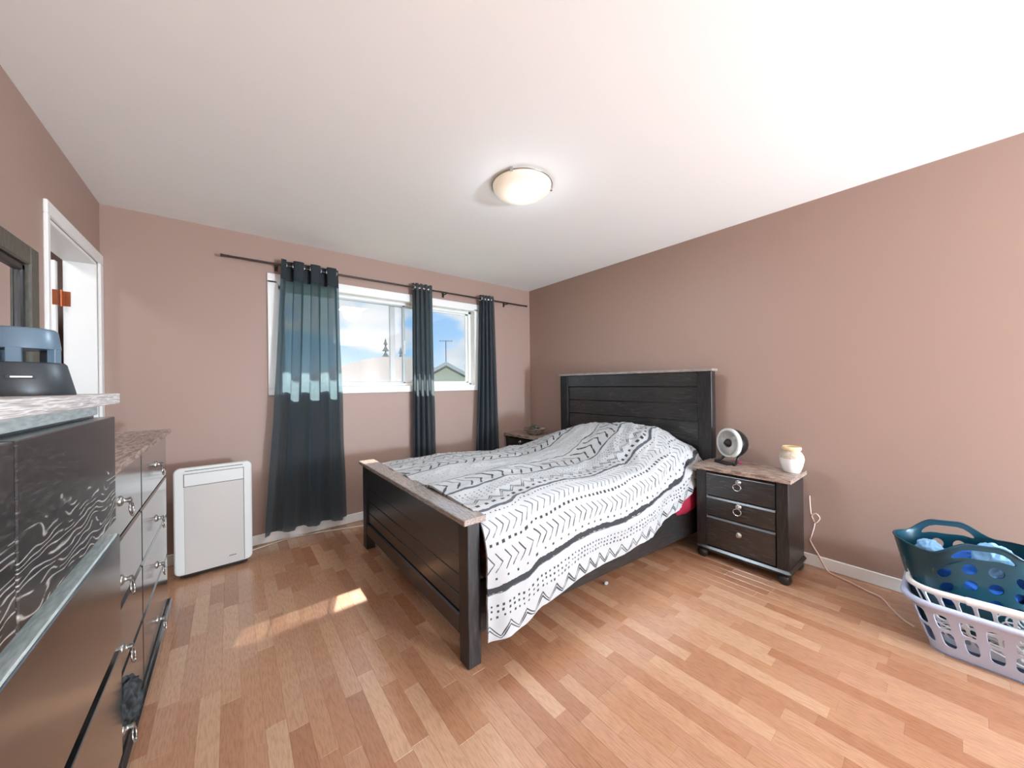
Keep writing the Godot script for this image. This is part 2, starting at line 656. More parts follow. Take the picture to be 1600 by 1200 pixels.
		for i in outline.size():
			var p0 := outline[i]
			var p1 := outline[(i + 1) % outline.size()]
			var e := (p1 - p0).normalized() * signf(sgn)
			var nn := (a * e.y - b * e.x).normalized()
			var q0 := o + a * p0.x + b * p0.y
			var q1 := o + a * p1.x + b * p1.y
			quad(q0, q1, q1 + c, q0 + c, nn)

	func mesh() -> ArrayMesh:
		var arr := []
		arr.resize(Mesh.ARRAY_MAX)
		arr[Mesh.ARRAY_VERTEX] = v
		arr[Mesh.ARRAY_NORMAL] = n
		arr[Mesh.ARRAY_TEX_UV] = t
		var m := ArrayMesh.new()
		m.add_surface_from_arrays(Mesh.PRIMITIVE_TRIANGLES, arr)
		return m


func numbered(called: String) -> String:
	if not taken.has(called):
		taken[called] = 0
		return called
	taken[called] += 1
	return "%s_%03d" % [called, taken[called]]


func obj(called: String, mb: MB, m: Material, parent: Node = null) -> MeshInstance3D:
	var o := MeshInstance3D.new()
	o.mesh = mb.mesh()
	o.material_override = m
	if parent == null:
		o.name = numbered(called)
		add_child(o)
	else:
		var k := called
		var i := 0
		while parent.has_node(NodePath(k)):
			i += 1
			k = "%s_%03d" % [called, i]
		o.name = k
		parent.add_child(o, true)
	return o


func struct(called: String, mb: MB, m: Material) -> MeshInstance3D:
	var o := obj(called, mb, m)
	o.set_meta("kind", "structure")
	return o


func tag(o: Node, label: String, category: String, group := "") -> Node:
	o.set_meta("label", label)
	o.set_meta("category", category)
	if group:
		o.set_meta("group", group)
	return o


func thing(called: String, label: String, category: String, at := Vector3.ZERO, turn := 0.0, group := "") -> Node3D:
	var o := Node3D.new()
	o.name = numbered(called)
	add_child(o)
	o.position = at
	o.rotation.y = turn
	tag(o, label, category, group)
	return o


func bx(lo: Vector3, hi: Vector3, ch := 0.003) -> MB:
	var b := MB.new()
	b.box(lo, hi, ch)
	return b


func pbox(called: String, lo: Vector3, hi: Vector3, m: Material, parent: Node = null, ch := 0.003) -> MeshInstance3D:
	return obj(called, bx(lo, hi, ch), m, parent)


func curve(pts: Array, n := 8) -> Array:
	var out := []
	for i in pts.size() - 1:
		var a: Vector3 = pts[maxi(i - 1, 0)]
		var b: Vector3 = pts[i]
		var c: Vector3 = pts[i + 1]
		var d: Vector3 = pts[mini(i + 2, pts.size() - 1)]
		for k in n:
			out.append(b.cubic_interpolate(c, a, d, float(k) / n))
	out.append(pts[-1])
	return out


func project(p: Vector3) -> Vector2:
	var cam: Camera3D = get_node("camera")
	var q := cam.transform.affine_inverse() * p
	if q.z > -0.05:
		return Vector2(-9999, -9999)
	return Vector2(800 + FOCAL * q.x / -q.z, 600 - FOCAL * q.y / -q.z)


# ---------------------------------------------------------------- room
const WIN_L := 0.30
const WIN_R := 2.20
const WIN_B := 1.22
const WIN_T := 2.10
const DOOR_N := -2.575
const DOOR_F := -3.372
const DOOR_T := 2.04


func build_room() -> void:
	var w := MB.new()
	var zo := ZB - 0.16
	w.box(Vector3(XL - 0.13, -0.1, zo), Vector3(WIN_L, CEIL + 0.1, ZB), 0.0)
	w.box(Vector3(WIN_R, -0.1, zo), Vector3(XR + 0.16, CEIL + 0.1, ZB), 0.0)
	w.box(Vector3(WIN_L, -0.1, zo), Vector3(WIN_R, WIN_B, ZB), 0.0)
	w.box(Vector3(WIN_L, WIN_T, zo), Vector3(WIN_R, CEIL + 0.1, ZB), 0.0)
	struct("wall_back", w, M.wall)
	struct("wall_right", bx(Vector3(XR, -0.1, ZB - 0.16), Vector3(XR + 0.16, CEIL + 0.1, ZF + 0.15), 0.0), M.wall)
	var l := MB.new()
	l.box(Vector3(XL - 0.13, -0.1, ZB), Vector3(XL, CEIL + 0.1, DOOR_F), 0.0)
	l.box(Vector3(XL - 0.13, -0.1, DOOR_N), Vector3(XL, CEIL + 0.1, ZF + 0.15), 0.0)
	l.box(Vector3(XL - 0.13, DOOR_T, DOOR_F), Vector3(XL, CEIL + 0.1, DOOR_N), 0.0)
	struct("wall_left", l, M.wall)
	struct("wall_unseen_front", bx(Vector3(XL - 0.13, -0.1, ZF), Vector3(XR + 0.16, CEIL + 0.1, ZF + 0.15), 0.0), M.wall)  # out of view; its distance was chosen to suit the added fill lamp
	struct("ceiling", bx(Vector3(XL - 0.13, CEIL, ZB - 0.16), Vector3(XR + 0.16, CEIL + 0.15, ZF + 0.15), 0.0), M.ceiling)
	struct("baseboard_back", bx(Vector3(XL, 0.0, ZB), Vector3(XR, 0.078, ZB + 0.012), 0.004), M.white_paint)
	struct("baseboard_right", bx(Vector3(XR - 0.012, 0.0, ZB + 0.012), Vector3(XR, 0.078, ZF), 0.004), M.white_paint)
	struct("baseboard_left", bx(Vector3(XL, 0.0, DOOR_N + 0.054), Vector3(XL + 0.012, 0.078, ZF), 0.004), M.white_paint)


func build_floor() -> void:
	var f := struct("floor", bx(Vector3(XL - 0.13, -0.12, ZB - 0.1), Vector3(XR + 0.1, -0.006, ZF + 0.1), 0.0), M.subfloor)
	var wrow := 0.0645
	var x0 := 0.281 - wrow * 15
	var all := []
	var r := RandomNumberGenerator.new()
	r.seed = 77
	var row := 0
	while x0 + row * wrow < XR:
		var xa := maxf(x0 + row * wrow, XL)
		var xb := minf(x0 + (row + 1) * wrow, XR)
		var z := ZB - r.randf_range(0.0, 0.4)
		var last := -1
		while z < ZF:
			var ln := r.randf_range(0.24, 0.56)
			var za := maxf(z, ZB)
			var zb := minf(z + ln, ZF)
			var tone := r.randi_range(0, 6)
			if tone == last:
				tone = (tone + 1 + r.randi_range(0, 4)) % 7
			last = tone
			if xb - xa > 0.003 and zb - za > 0.003:
				var c := Vector3((xa + xb) / 2, 0, (za + zb) / 2)
				var p := project(c)
				var seen := p.x > -60 and p.x < 1660 and p.y < 1260
				var hidden := (c.x > 0.95 and c.x < 2.9 and c.z > -2.75 and c.z < -1.45) or (c.x < -0.33) or (c.x > 1.0 and c.z < -2.75)
				var d := c.distance_to(Vector3(0, 1.24, 0))
				all.append([ (1.0 / (d * d * d) * (xb - xa) * (zb - za)) if seen and not hidden else 0.0, xa, xb, za, zb, tone])
			z += ln
		row += 1
	all.sort_custom(func(a, b): return a[0] > b[0])
	var rest := []
	for k in 7:
		rest.append(MB.new())
	for k in all.size():
		var s: Array = all[k]
		var lo := Vector3(s[1], -0.006, s[3])
		var hi := Vector3(s[2], 0.0, s[4])
		if k < 300 and s[0] > 0.0:
			pbox("floor_strip", lo, hi, M.floor[s[5]], f, 0.0008)
		else:
			rest[s[5]].box(lo, hi, 0.0008)
	var am := ArrayMesh.new()
	for k in 7:
		var one: ArrayMesh = rest[k].mesh()
		am.add_surface_from_arrays(Mesh.PRIMITIVE_TRIANGLES, one.surface_get_arrays(0))
		am.surface_set_material(k, M.floor[k])
	var o := MeshInstance3D.new()
	o.name = "floor_strip_remainder"
	o.mesh = am
	f.add_child(o)
	o.set_meta("kind", "stuff")


func build_window() -> void:
	var w := Node3D.new()
	w.name = "window_1"
	w.set_meta("kind", "structure")
	add_child(w)
	# casing round the opening, proud of the wall
	var cw := 0.062
	var c := MB.new()
	c.box(Vector3(WIN_L - cw, WIN_T - 0.02, ZB), Vector3(WIN_R + cw, WIN_T + cw - 0.005, ZB + 0.016), 0.004)
	c.box(Vector3(WIN_L - cw, WIN_B - 0.045, ZB), Vector3(WIN_R + cw, WIN_B + 0.018, ZB + 0.016), 0.004)
	c.box(Vector3(WIN_L - cw, WIN_B, ZB), Vector3(WIN_L + 0.004, WIN_T, ZB + 0.016), 0.004)
	c.box(Vector3(WIN_R - 0.012, WIN_B, ZB), Vector3(WIN_R + cw - 0.012, WIN_T, ZB + 0.016), 0.004)
	obj("casing", c, M.white_paint, w)
	# lining of the opening
	var j := MB.new()
	var zo := ZB - 0.16
	j.box(Vector3(WIN_L, WIN_B - 0.002, zo), Vector3(WIN_R, WIN_B + 0.018, ZB), 0.0)
	j.box(Vector3(WIN_L, WIN_T - 0.018, zo), Vector3(WIN_R, WIN_T, ZB), 0.0)
	j.box(Vector3(WIN_L, WIN_B, zo), Vector3(WIN_L + 0.012, WIN_T, ZB), 0.0)
	j.box(Vector3(WIN_R - 0.012, WIN_B, zo), Vector3(WIN_R, WIN_T, ZB), 0.0)
	obj("lining", j, M.white_paint, w)
	# aluminium slider: outer frame, fixed sash on the far end, sliding sash on the near end
	var x0 := WIN_L + 0.012
	var x1 := WIN_R - 0.012
	var y0 := WIN_B + 0.018
	var y1 := WIN_T - 0.018
	var zf := ZB - 0.075
	var f := MB.new()
	f.box(Vector3(x0, y0, zf - 0.05), Vector3(x1, y0 + 0.024, zf + 0.01), 0.003)
	f.box(Vector3(x0, y1 - 0.03, zf - 0.05), Vector3(x1, y1, zf + 0.01), 0.003)
	f.box(Vector3(x0, y0, zf - 0.05), Vector3(x0 + 0.025, y1, zf + 0.01), 0.003)
	f.box(Vector3(x1 - 0.032, y0, zf - 0.05), Vector3(x1, y1, zf + 0.01), 0.003)
	obj("outer_frame", f, M.vinyl, w)
	sash(w, "sliding_sash", x0 + 0.022, 1.40, y0 + 0.022, y1 - 0.026, zf, M.aluminium)
	sash(w, "fixed_sash", 1.275, x1 - 0.03, y0 + 0.022, y1 - 0.026, zf - 0.026, M.vinyl)
	pbox("interlock_stile", Vector3(1.254, y0 + 0.024, zf - 0.040), Vector3(1.306, y1 - 0.03, zf - 0.014), M.aluminium, w, 0.003)  # grey colour stands in for the backlit shade on this stile
	pbox("meeting_rail_latch", Vector3(1.385, 1.56, zf + 0.008), Vector3(1.398, 1.70, zf + 0.02), M.vinyl, w)


func sash(w: Node3D, called: String, xa: float, xb: float, ya: float, yb: float, z: float, m: Material) -> void:
	var f := MB.new()
	var t := 0.028
	f.box(Vector3(xa, ya, z - 0.01), Vector3(xb, ya + t * 0.7, z + 0.01), 0.003)
	f.box(Vector3(xa, yb - t * 0.7, z - 0.01), Vector3(xb, yb, z + 0.01), 0.003)
	f.box(Vector3(xa, ya, z - 0.01), Vector3(xa + t, yb, z + 0.01), 0.003)
	f.box(Vector3(xb - t, ya, z - 0.01), Vector3(xb, yb, z + 0.01), 0.003)
	var o := obj(called, f, m, w)
	pbox("pane", Vector3(xa + t * 0.5, ya + 0.01, z - 0.002), Vector3(xb - t * 0.5, yb - 0.01, z + 0.002), M.glass, o, 0.0)


func build_door() -> void:
	var d := Node3D.new()
	d.name = "door_1"
	d.set_meta("kind", "structure")
	add_child(d)
	var c := MB.new()
	c.box(Vector3(XL, 0, DOOR_N + 0.002), Vector3(XL + 0.015, DOOR_T, DOOR_N + 0.032), 0.003)
	c.box(Vector3(XL, 0, ZB + 0.001), Vector3(XL + 0.015, DOOR_T, DOOR_F - 0.002), 0.003)
	c.box(Vector3(XL, DOOR_T, ZB + 0.001), Vector3(XL + 0.015, DOOR_T + 0.062, DOOR_N + 0.032), 0.003)
	obj("casing", c, M.white_paint, d)
	var j := MB.new()
	j.box(Vector3(XL - 0.135, 0, DOOR_N - 0.018), Vector3(XL, DOOR_T, DOOR_N), 0.002)
	j.box(Vector3(XL - 0.135, 0, DOOR_F), Vector3(XL, DOOR_T, DOOR_F + 0.018), 0.002)
	j.box(Vector3(XL - 0.135, DOOR_T - 0.018, DOOR_F), Vector3(XL, DOOR_T, DOOR_N), 0.002)
	obj("jamb", j, M.white_paint, d)
	# the leaf stands open into the next room, at right angles to the wall
	var zl := DOOR_F + 0.02
	pbox("door_leaf", Vector3(XL - 0.83, 0.012, zl), Vector3(XL - 0.153, DOOR_T - 0.03, zl + 0.035), M.white_paint, d)
	var h := MB.new()
	h.box(Vector3(XL - 0.166, 1.745, zl + 0.033), Vector3(XL - 0.145, 1.835, zl + 0.038), 0.001)
	h.box(Vector3(XL - 0.132, 1.745, zl - 0.004), Vector3(XL - 0.104, 1.835, zl + 0.001), 0.001)
	h.box(Vector3(XL - 0.15, 1.745, zl - 0.001), Vector3(XL - 0.128, 1.835, zl + 0.003), 0.001)
	var xf := Transform3D(Basis.IDENTITY, Vector3(XL - 0.14, 1.74, zl + 0.01))
	h.lathe([Vector2(0, 0), Vector2(0.008, 0), Vector2(0.008, 0.1), Vector2(0, 0.1)], 12, xf)
	obj("hinge", h, M.copper, d)
	# the little room beyond
	var b := MB.new()
	var xo := XL - 0.13
	b.box(Vector3(xo - 1.4, -0.1, -3.95), Vector3(xo - 1.3, CEIL, -1.9), 0.0)
	b.box(Vector3(xo - 1.3, -0.1, -3.95), Vector3(xo, CEIL, -3.85), 0.0)
	b.box(Vector3(xo - 1.3, -0.1, -2.0), Vector3(xo, CEIL, -1.9), 0.0)
	b.box(Vector3(xo - 0.02, -0.1, -3.95), Vector3(xo + 0.0, CEIL, ZB - 0.16), 0.0)
	struct("wall_hall", b, M.wall)
	struct("ceiling_hall", bx(Vector3(xo - 1.4, CEIL, -3.95), Vector3(xo, CEIL + 0.1, -1.9), 0.0), M.ceiling)
	struct("floor_hall", bx(Vector3(xo - 1.4, -0.12, -3.95), Vector3(xo, 0.0, -1.9), 0.0), M.floor[1])


func build_outside() -> void:
	# roof overhang above the window, out of view, narrows the sun's floor patch
	var e := MB.new()
	e.box(Vector3(-2.2, 2.56, -4.44), Vector3(4.2, 2.60, ZB - 0.16), 0.0)
	e.box(Vector3(-2.2, 2.535, -4.47), Vector3(4.2, 2.70, -4.44), 0.004)
	struct("trim_unseen_eave", e, M.siding)
	struct("ground", bx(Vector3(-60, -3.2, -90), Vector3(70, -2.9, -3.7), 0.0), M.grass)
	# gabled house, its gable towards the window
	var fwd := Vector3(0.470, 0, -0.883)
	var side := Vector3(0.883, 0, 0.470)
	var o := Vector3(6.69, -2.9, -12.57)
	var t := thing("neighbour_house", "pale neighbouring house whose gable carries the television aerial", "house")
	var wl := MB.new()
	wl.prism(PackedVector2Array([Vector2(-3.6, 0), Vector2(3.6, 0), Vector2(3.6, 2.85), Vector2(0, 4.82), Vector2(-3.6, 2.85)]), o, side, Vector3.UP, fwd * 9.0)
	obj("wall", wl, M.siding, t)
	for s in [-1.0, 1.0]:
		var rf := MB.new()
		var a := Vector2(0, 4.90)
		var b := Vector2(4.1 * s, 4.90 - 4.1 * 0.547)
		rf.prism(PackedVector2Array([a, b, b + Vector2(0, 0.16), a + Vector2(0, 0.14)]), o - fwd * 0.35, side, Vector3.UP, fwd * 9.6)
		obj("roof_slope", rf, M.fascia, t)
	var vp := MB.new()
	vp.tube([o + side * 0.8 + fwd * 0.8 + Vector3.UP * 4.5, o + side * 0.8 + fwd * 0.8 + Vector3.UP * 5.0], 0.04, 8)
	obj("vent_pipe", vp, M.aluminium, t)
	var an := thing("aerial", "thin television aerial on a mast above the gable", "aerial", o + Vector3.UP * 4.95 + fwd * 0.2)
	var mast := MB.new()
	mast.tube([Vector3.ZERO, Vector3.UP * 0.97], 0.016, 6)
	obj("mast", mast, M.rod, an)
	var boom := MB.new()
	boom.tube([side * -0.26 + Vector3.UP * 0.95, side * 0.27 + Vector3.UP * 0.95], 0.012, 6)
	for k in 5:
		var p := side * (-0.22 + k * 0.11) + Vector3.UP * 0.955
		boom.tube([p - fwd * 0.35, p + fwd * 0.35], 0.006, 4)
	obj("boom", boom, M.rod, an)
	# low hipped house further along
	var h := thing("hipped_house", "low grey hipped roof seen between the sheer curtain and the middle one", "house")
	var c := Vector3(7.95, -2.9, -23.57)
	var hw := MB.new()
	hw.prism(PackedVector2Array([Vector2(-7.1, 0), Vector2(4.26, 0), Vector2(4.26, 4.05), Vector2(-7.1, 4.05)]), c, side, Vector3.UP, fwd * 9.9)
	obj("wall", hw, M.siding, h)
	var A := c + side * -7.8 - fwd * 0.7 + Vector3.UP * 4.01
	var B := c + side * 5.0 - fwd * 0.7 + Vector3.UP * 4.01
	var C := c + side * 5.0 + fwd * 10.6 + Vector3.UP * 4.01
	var D := c + side * -7.8 + fwd * 10.6 + Vector3.UP * 4.01
	var E := c + side * -1.3 + fwd * 5.0 + Vector3.UP * 6.43
	var F := c + side * 2.0 + fwd * 5.0 + Vector3.UP * 6.43
	var hr := MB.new()
	var up := Vector3.UP
	hr.quad(A, B, F, E, (up - fwd * 0.4).normalized())
	hr.quad(D, C, F, E, (up + fwd * 0.4).normalized())
	var n1 := (up - side * 0.4).normalized()
	hr.tri(A, D, E, n1, n1, n1)
	var n2 := (up + side * 0.4).normalized()
	hr.tri(B, C, F, n2, n2, n2)
	hr.quad(A, B, C, D, -up)
	obj("hip_roof", hr, M.roofing, h)
	var pp := MB.new()
	var p0 := c + side * -3.7 + fwd * 2.9 + Vector3.UP * 5.1
	pp.tube([p0, p0 + Vector3.UP * 0.75], 0.07, 8)
	obj("vent_pipe", pp, M.aluminium, h)
	# spruce tops behind it
	var spots := [[Vector3(14.0, -2.9, -40.8), 9.6], [Vector3(15.9, -2.9, -41.2), 8.6]]
	for i in 2:
		var tr := thing("spruce", ["taller of the two spruce tops behind the hipped roof", "shorter of the two spruce tops behind the hipped roof"][i], "tree", spots[i][0], 0.0, "spruces behind the roofs")
		var tk := MB.new()
		tk.tube([Vector3.ZERO, Vector3.UP * (spots[i][1] - 0.2)], 0.09, 6)
		obj("trunk", tk, M.rod, tr)
		var fo := MB.new()
		for k in 9:
			var y: float = spots[i][1] * (0.3 + 0.7 * k / 9.0)
			var rr := 1.5 * (1.0 - k / 9.6)
			fo.lathe([Vector2(0.02, y + 0.75), Vector2(rr * 0.45, y + 0.3), Vector2(rr, y), Vector2(0.02, y + 0.14)], 9, Transform3D(Basis(Vector3.UP, k * 0.7), Vector3.ZERO))
		obj("foliage", fo, mat(c8(96, 124, 112), 0.9), tr)


# ---------------------------------------------------------------- bed
const FB_Z0 := -2.868
const FB_Z1 := -1.322
const HB_Z0 := -2.755
const HB_Z1 := -1.165


func build_bed() -> void:
	var b := thing("bed_frame", "black wooden panel bed frame with planked headboard and footboard", "bed")
	# footboard: posts, planks, rails, cap
	var pw := 0.078
	var px0 := 0.795
	var px1 := 0.862
	for z in [FB_Z0, FB_Z1 - pw]:
		pbox("footboard_post", Vector3(px0, 0.0, z), Vector3(px1, 0.634, z + pw), M.black_y, b, 0.004)
	var ys := [0.634, 0.463, 0.371, 0.281, 0.207]
	var za := FB_Z0 + pw
	var zb := FB_Z1 - pw
	for i in 4:
		var xi := 0.804 if i == 0 else 0.808
		pbox("footboard_plank", Vector3(xi, ys[i + 1] + 0.0025, za), Vector3(xi + 0.025, ys[i] - 0.0005, zb), M.black_z, b, 0.003)
	pbox("footboard_lower_rail", Vector3(0.797, 0.112, za), Vector3(0.84, 0.204, zb), M.black_z, b, 0.008)
	pbox("footboard_backing", Vector3(0.829, 0.13, za), Vector3(0.834, 0.62, zb), M.black_z, b)
	pbox("footboard_cap", Vector3(0.772, 0.634, FB_Z0 - 0.016), Vector3(0.885, 0.660, FB_Z1 + 0.016), M.cap_z, b, 0.003)
	# headboard
	var hx := 2.885
	for z in [HB_Z0, HB_Z1 - 0.105]:
		pbox("headboard_post", Vector3(hx, 0.0, z), Vector3(hx + 0.07, 1.322, z + 0.105), M.black_y, b, 0.004)
	var za2 := HB_Z0 + 0.105
	var zb2 := HB_Z1 - 0.105
	pbox("headboard_top_rail", Vector3(hx + 0.008, 1.205, za2), Vector3(hx + 0.05, 1.322, zb2), M.black_z, b, 0.004)
	for i in 6:
		var y1 := 1.203 - i * 0.142
		pbox("headboard_plank", Vector3(hx + 0.022, y1 - 0.138, za2), Vector3(hx + 0.045, y1, zb2), M.black_z, b, 0.004)
	pbox("headboard_cap", Vector3(hx - 0.012, 1.322, HB_Z0 - 0.012), Vector3(hx + 0.085, 1.343, HB_Z1 + 0.012), M.cap_z, b, 0.003)
	# side rails: the bed is pushed a little out of square
	for s in 2:
		var z0: float = [FB_Z1 - 0.06, FB_Z0 + 0.03][s]
		var z1: float = [HB_Z1 - 0.07, HB_Z0 + 0.04][s]
		var r := MB.new()
		var o := Vector3(px1, 0.115, z0)
		var along := Vector3(hx - px1, 0, z1 - z0)
		r.box(Vector3(0, 0, 0), Vector3(1, 1, 1), 0.0, Transform3D(Basis(along, Vector3(0, 0.225, 0), Vector3(0, 0, 0.028)), o))
		obj("side_rail", r, M.black_x, b)
	var sl := MB.new()
	for i in 9:
		var x := 0.98 + i * 0.22
		sl.box(Vector3(x, 0.275, -2.78), Vector3(x + 0.09, 0.295, -1.36), 0.002)
	obj("slats", sl, mat(c8(150, 120, 90), 0.7), b).set_meta("kind", "stuff")

	# mattress under a red sheet
	var mt := MB.new()
	var mx := Transform3D(Basis(Vector3(1.765, 0, 0.072), Vector3.UP, Vector3(0, 0, 1)), Vector3(1.10, 0, 0.004))
	var prof := []
	for k in 28:
		var an := TAU * k / 28.0
		var cx := cos(an)
		var cy := sin(an)
		var sgx := signf(cx) * pow(absf(cx), 0.35)
		var sgy := signf(cy) * pow(absf(cy), 0.35)
		prof.append(Vector2(sgx * 0.715, sgy * 0.155))
	var rows := []
	for i in 13:
		var tt := i / 12.0
		var sq := 1.0
		if i == 0 or i == 12:
			sq = 0.0
		elif i == 1 or i == 11:
			sq = 0.97
		var xx: float = [0.0, 0.0, 0.02][mini(i, 2)] if i < 3 else ([1.0, 1.0, 0.98][mini(12 - i, 2)] if i > 9 else tt)
		var row := []
		for k in 29:
			var q: Vector2 = prof[k % 28] * sq
			row.append(mx * Vector3(xx, 0.455 + q.y, -2.085 + q.x))
		rows.append(row)
	mt.sheet(rows, [])
	var mo := obj("mattress", mt, M.red)
	tag(mo, "mattress in a red sheet showing under the duvet's lifted hem", "mattress")
	# a fold of the sheet hangs out over the side rail near the head
	var sf := MB.new()
	var fold := []
	for i in 17:
		var row2 := []
		var la := PI * i / 16.0
		for j in 25:
			var lo := TAU * j / 24.0
			var d := Vector3(cos(la), sin(la) * cos(lo), sin(la) * sin(lo))
			row2.append(Vector3(2.655 + d.x * 0.225, 0.365 + d.y * 0.082 + d.x * 0.035, -1.240 + d.x * 0.012 + d.z * 0.035 + 0.004 * sin(d.x * 14.0)))
		fold.append(row2)
	sf.sheet(fold, [])
	obj("sheet_fold", sf, M.red, mo)


func duvet_point(u: float, s: float) -> Vector3:
	# u along the bed 0..1, s metres across the cloth from the near hem
	var x := lerpf(0.866, 2.868, u)
	var drift := 0.10 * u                        # the bed runs a little out of square
	# the head end of the duvet sits on pillows
	var pil := smoothstep(0.60, 0.90, u)
	var pile := pil * (1.0 - 0.35 * smoothstep(0.93, 1.0, u))
	var ytop := 0.665 + 0.01 * sin(u * 9.0)
	var hem: float = lerp_table(u, [[0.0, 0.115], [0.09, 0.135], [0.15, 0.180], [0.30, 0.212], [0.45, 0.205], [0.62, 0.245], [0.78, 0.330], [0.90, 0.45], [1.0, 0.52]])
	var zn := -1.285 + drift * 0.75
	var zfar := -2.83 + drift
	var flare := 0.045 * smoothstep(0.0, 0.05, u) * (1.0 - smoothstep(0.1, 0.3, u))
	var lift := pil * 0.02
	var pts := [
		Vector2(zn + 0.005 + flare, hem), Vector2(zn + 0.012 + flare * 0.8, lerpf(hem, ytop, 0.30)), Vector2(zn + 0.012 + flare * 0.3, lerpf(hem, ytop, 0.62)),
		Vector2(zn - 0.012, ytop - 0.085 + lift), Vector2(zn - 0.055, ytop - 0.022 + lift + pile * 0.04), Vector2(zn - 0.13, ytop + 0.004 + pile * 0.10),
		Vector2(zn - 0.30, ytop + 0.008 + pile * 0.185), Vector2(zn - 0.50, ytop + 0.006 + pile * 0.205), Vector2(zn - 0.72, ytop + pile * 0.195),
		Vector2(zn - 0.95, ytop + pile * 0.185), Vector2(zfar + 0.40, ytop - 0.004 + pile * 0.15), Vector2(zfar + 0.22, ytop - 0.012 + pile * 0.085), Vector2(zfar + 0.08, ytop - 0.022 + pile * 0.02), Vector2(zfar + 0.02, ytop - 0.06),
		Vector2(zfar - 0.01, ytop - 0.14), Vector2(zfar - 0.02, 0.40), Vector2(zfar - 0.02, 0.24)]
	# walk the profile by length
	var left := s
	for i in pts.size() - 1:
		var a: Vector2 = pts[i]
		var b: Vector2 = pts[i + 1]
		var l := a.distance_to(b)
		if left <= l or i == pts.size() - 2:
			var k := clampf(left / l, 0, 1)
			var pre: Vector2 = pts[maxi(i - 1, 0)]
			var post: Vector2 = pts[mini(i + 2, pts.size() - 1)]
			var q := a.cubic_interpolate(b, pre, post, k)
			return Vector3(x, q.y, q.x)
		left -= l
	return Vector3(x, pts[-1].y, pts[-1].x)


func lerp_table(t: float, tab: Array) -> float:
	for i in tab.size() - 1:
		if t <= tab[i + 1][0]:
			var k: float = (t - tab[i][0]) / (tab[i + 1][0] - tab[i][0])
			return lerpf(tab[i][1], tab[i + 1][1], k * k * (3 - 2 * k))
	return tab[-1][1]


func build_duvet() -> void:
	var nu := 150
	var ns := 190
	var total := 2.47
	var wr := FastNoiseLite.new()
	wr.seed = 4
	wr.frequency = 1.0
	wr.fractal_octaves = 4
	wr.fractal_type = FastNoiseLite.FRACTAL_RIDGED
	var wr2 := FastNoiseLite.new()
	wr2.seed = 14
	wr2.frequency = 1.0
	wr2.fractal_octaves = 3
	var p := []
	var uv := []
	for i in nu + 1:
		var u := float(i) / nu
		var row := []
		var ru := []
		for j in ns + 1:
			var s := total * j / ns
			var q := duvet_point(u, s)
			var x := q.x
			# creases: fine ones near the head, long shallow drapes down the near side
			var top := smoothstep(0.45, 0.65, s) * (1.0 - smoothstep(1.9, 2.1, s))
			var k := smoothstep(0.35, 0.8, u)
			var a := wr.get_noise_2d(x * 2.6 + s * 1.5, s * 4.5 - x * 1.2)
			var d := (a - 0.2) * (0.005 + 0.020 * k * (1.0 - 0.45 * top))
			d += wr2.get_noise_2d(x * 2.0, s * 3.0) * 0.019 * (0.4 + 0.6 * top)
			d += 0.012 * sin(x * 10.0 + 5.0 * s) * (1.0 - smoothstep(0.05, 0.5, s)) * smoothstep(0.0, 0.1, 1.0 - absf(u - 0.2))
			var out := Vector3(0, 0, 1) if s < 0.45 else Vector3.UP
			if s >= 0.45 and s < 0.62:
				out = Vector3(0, 0, 1).slerp(Vector3.UP, (s - 0.45) / 0.17)
			if s > 2.0:
				out = Vector3(0, 0, -1)
			row.append(q + out * d)
			ru.append(Vector2(u * (2.0 / DU) + 0.01, s / DS))
		p.append(row)
		uv.append(ru)
	var b := MB.new()
	b.sheet(p, uv, 0.012)
	tag(obj("duvet", b, M.duvet), "white duvet cover printed with black chevrons, dots and bands, humped over the pillows", "duvet")


# ---------------------------------------------------------------- case furniture
func ring_pull(parent: Node, at: Vector3, nrm: Vector3, with_ring := true, swing := 0.35) -> void:
	# a round rosette with a little post and a hanging ring; nrm is the way the drawer faces
	var a := MB.new()
	var zx := nrm
	var bas := Basis(zx.cross(Vector3.UP).normalized(), zx, Vector3.UP)
	if bas.determinant() < 0:
		bas.x = -bas.x
	var xf := Transform3D(bas, at)
	a.lathe([Vector2(0.017, 0), Vector2(0.017, 0.003), Vector2(0.013, 0.006), Vector2(0.008, 0.008), Vector2(0.006, 0.016), Vector2(0.009, 0.020), Vector2(0.009, 0.025), Vector2(0.004, 0.028), Vector2(0, 0.028)], 20, xf)
	var pull := obj("pull", a, M.pewter, parent)
	if not with_ring:
		return
	var r := MB.new()
	var side := zx.cross(Vector3.UP).normalized()
	var down := (Vector3.DOWN + zx * 0.12).normalized()
	var c := at + zx * 0.022 + down * 0.030
	var pts := []
	for k in 28:
		var an := TAU * k / 28
		pts.append(c + (side * cos(an + swing * 0.0) * 0.023 + down * sin(an) * 0.021))
	r.tube(pts, 0.0028, 8, true)
	for s in [-1.0, 1.0]:
		r.tube([c + down * 0.021 + side * (0.003 * s), c + down * 0.021 + side * (0.008 * s)], 0.0042, 8)
	obj("ring", r, M.chrome, pull)


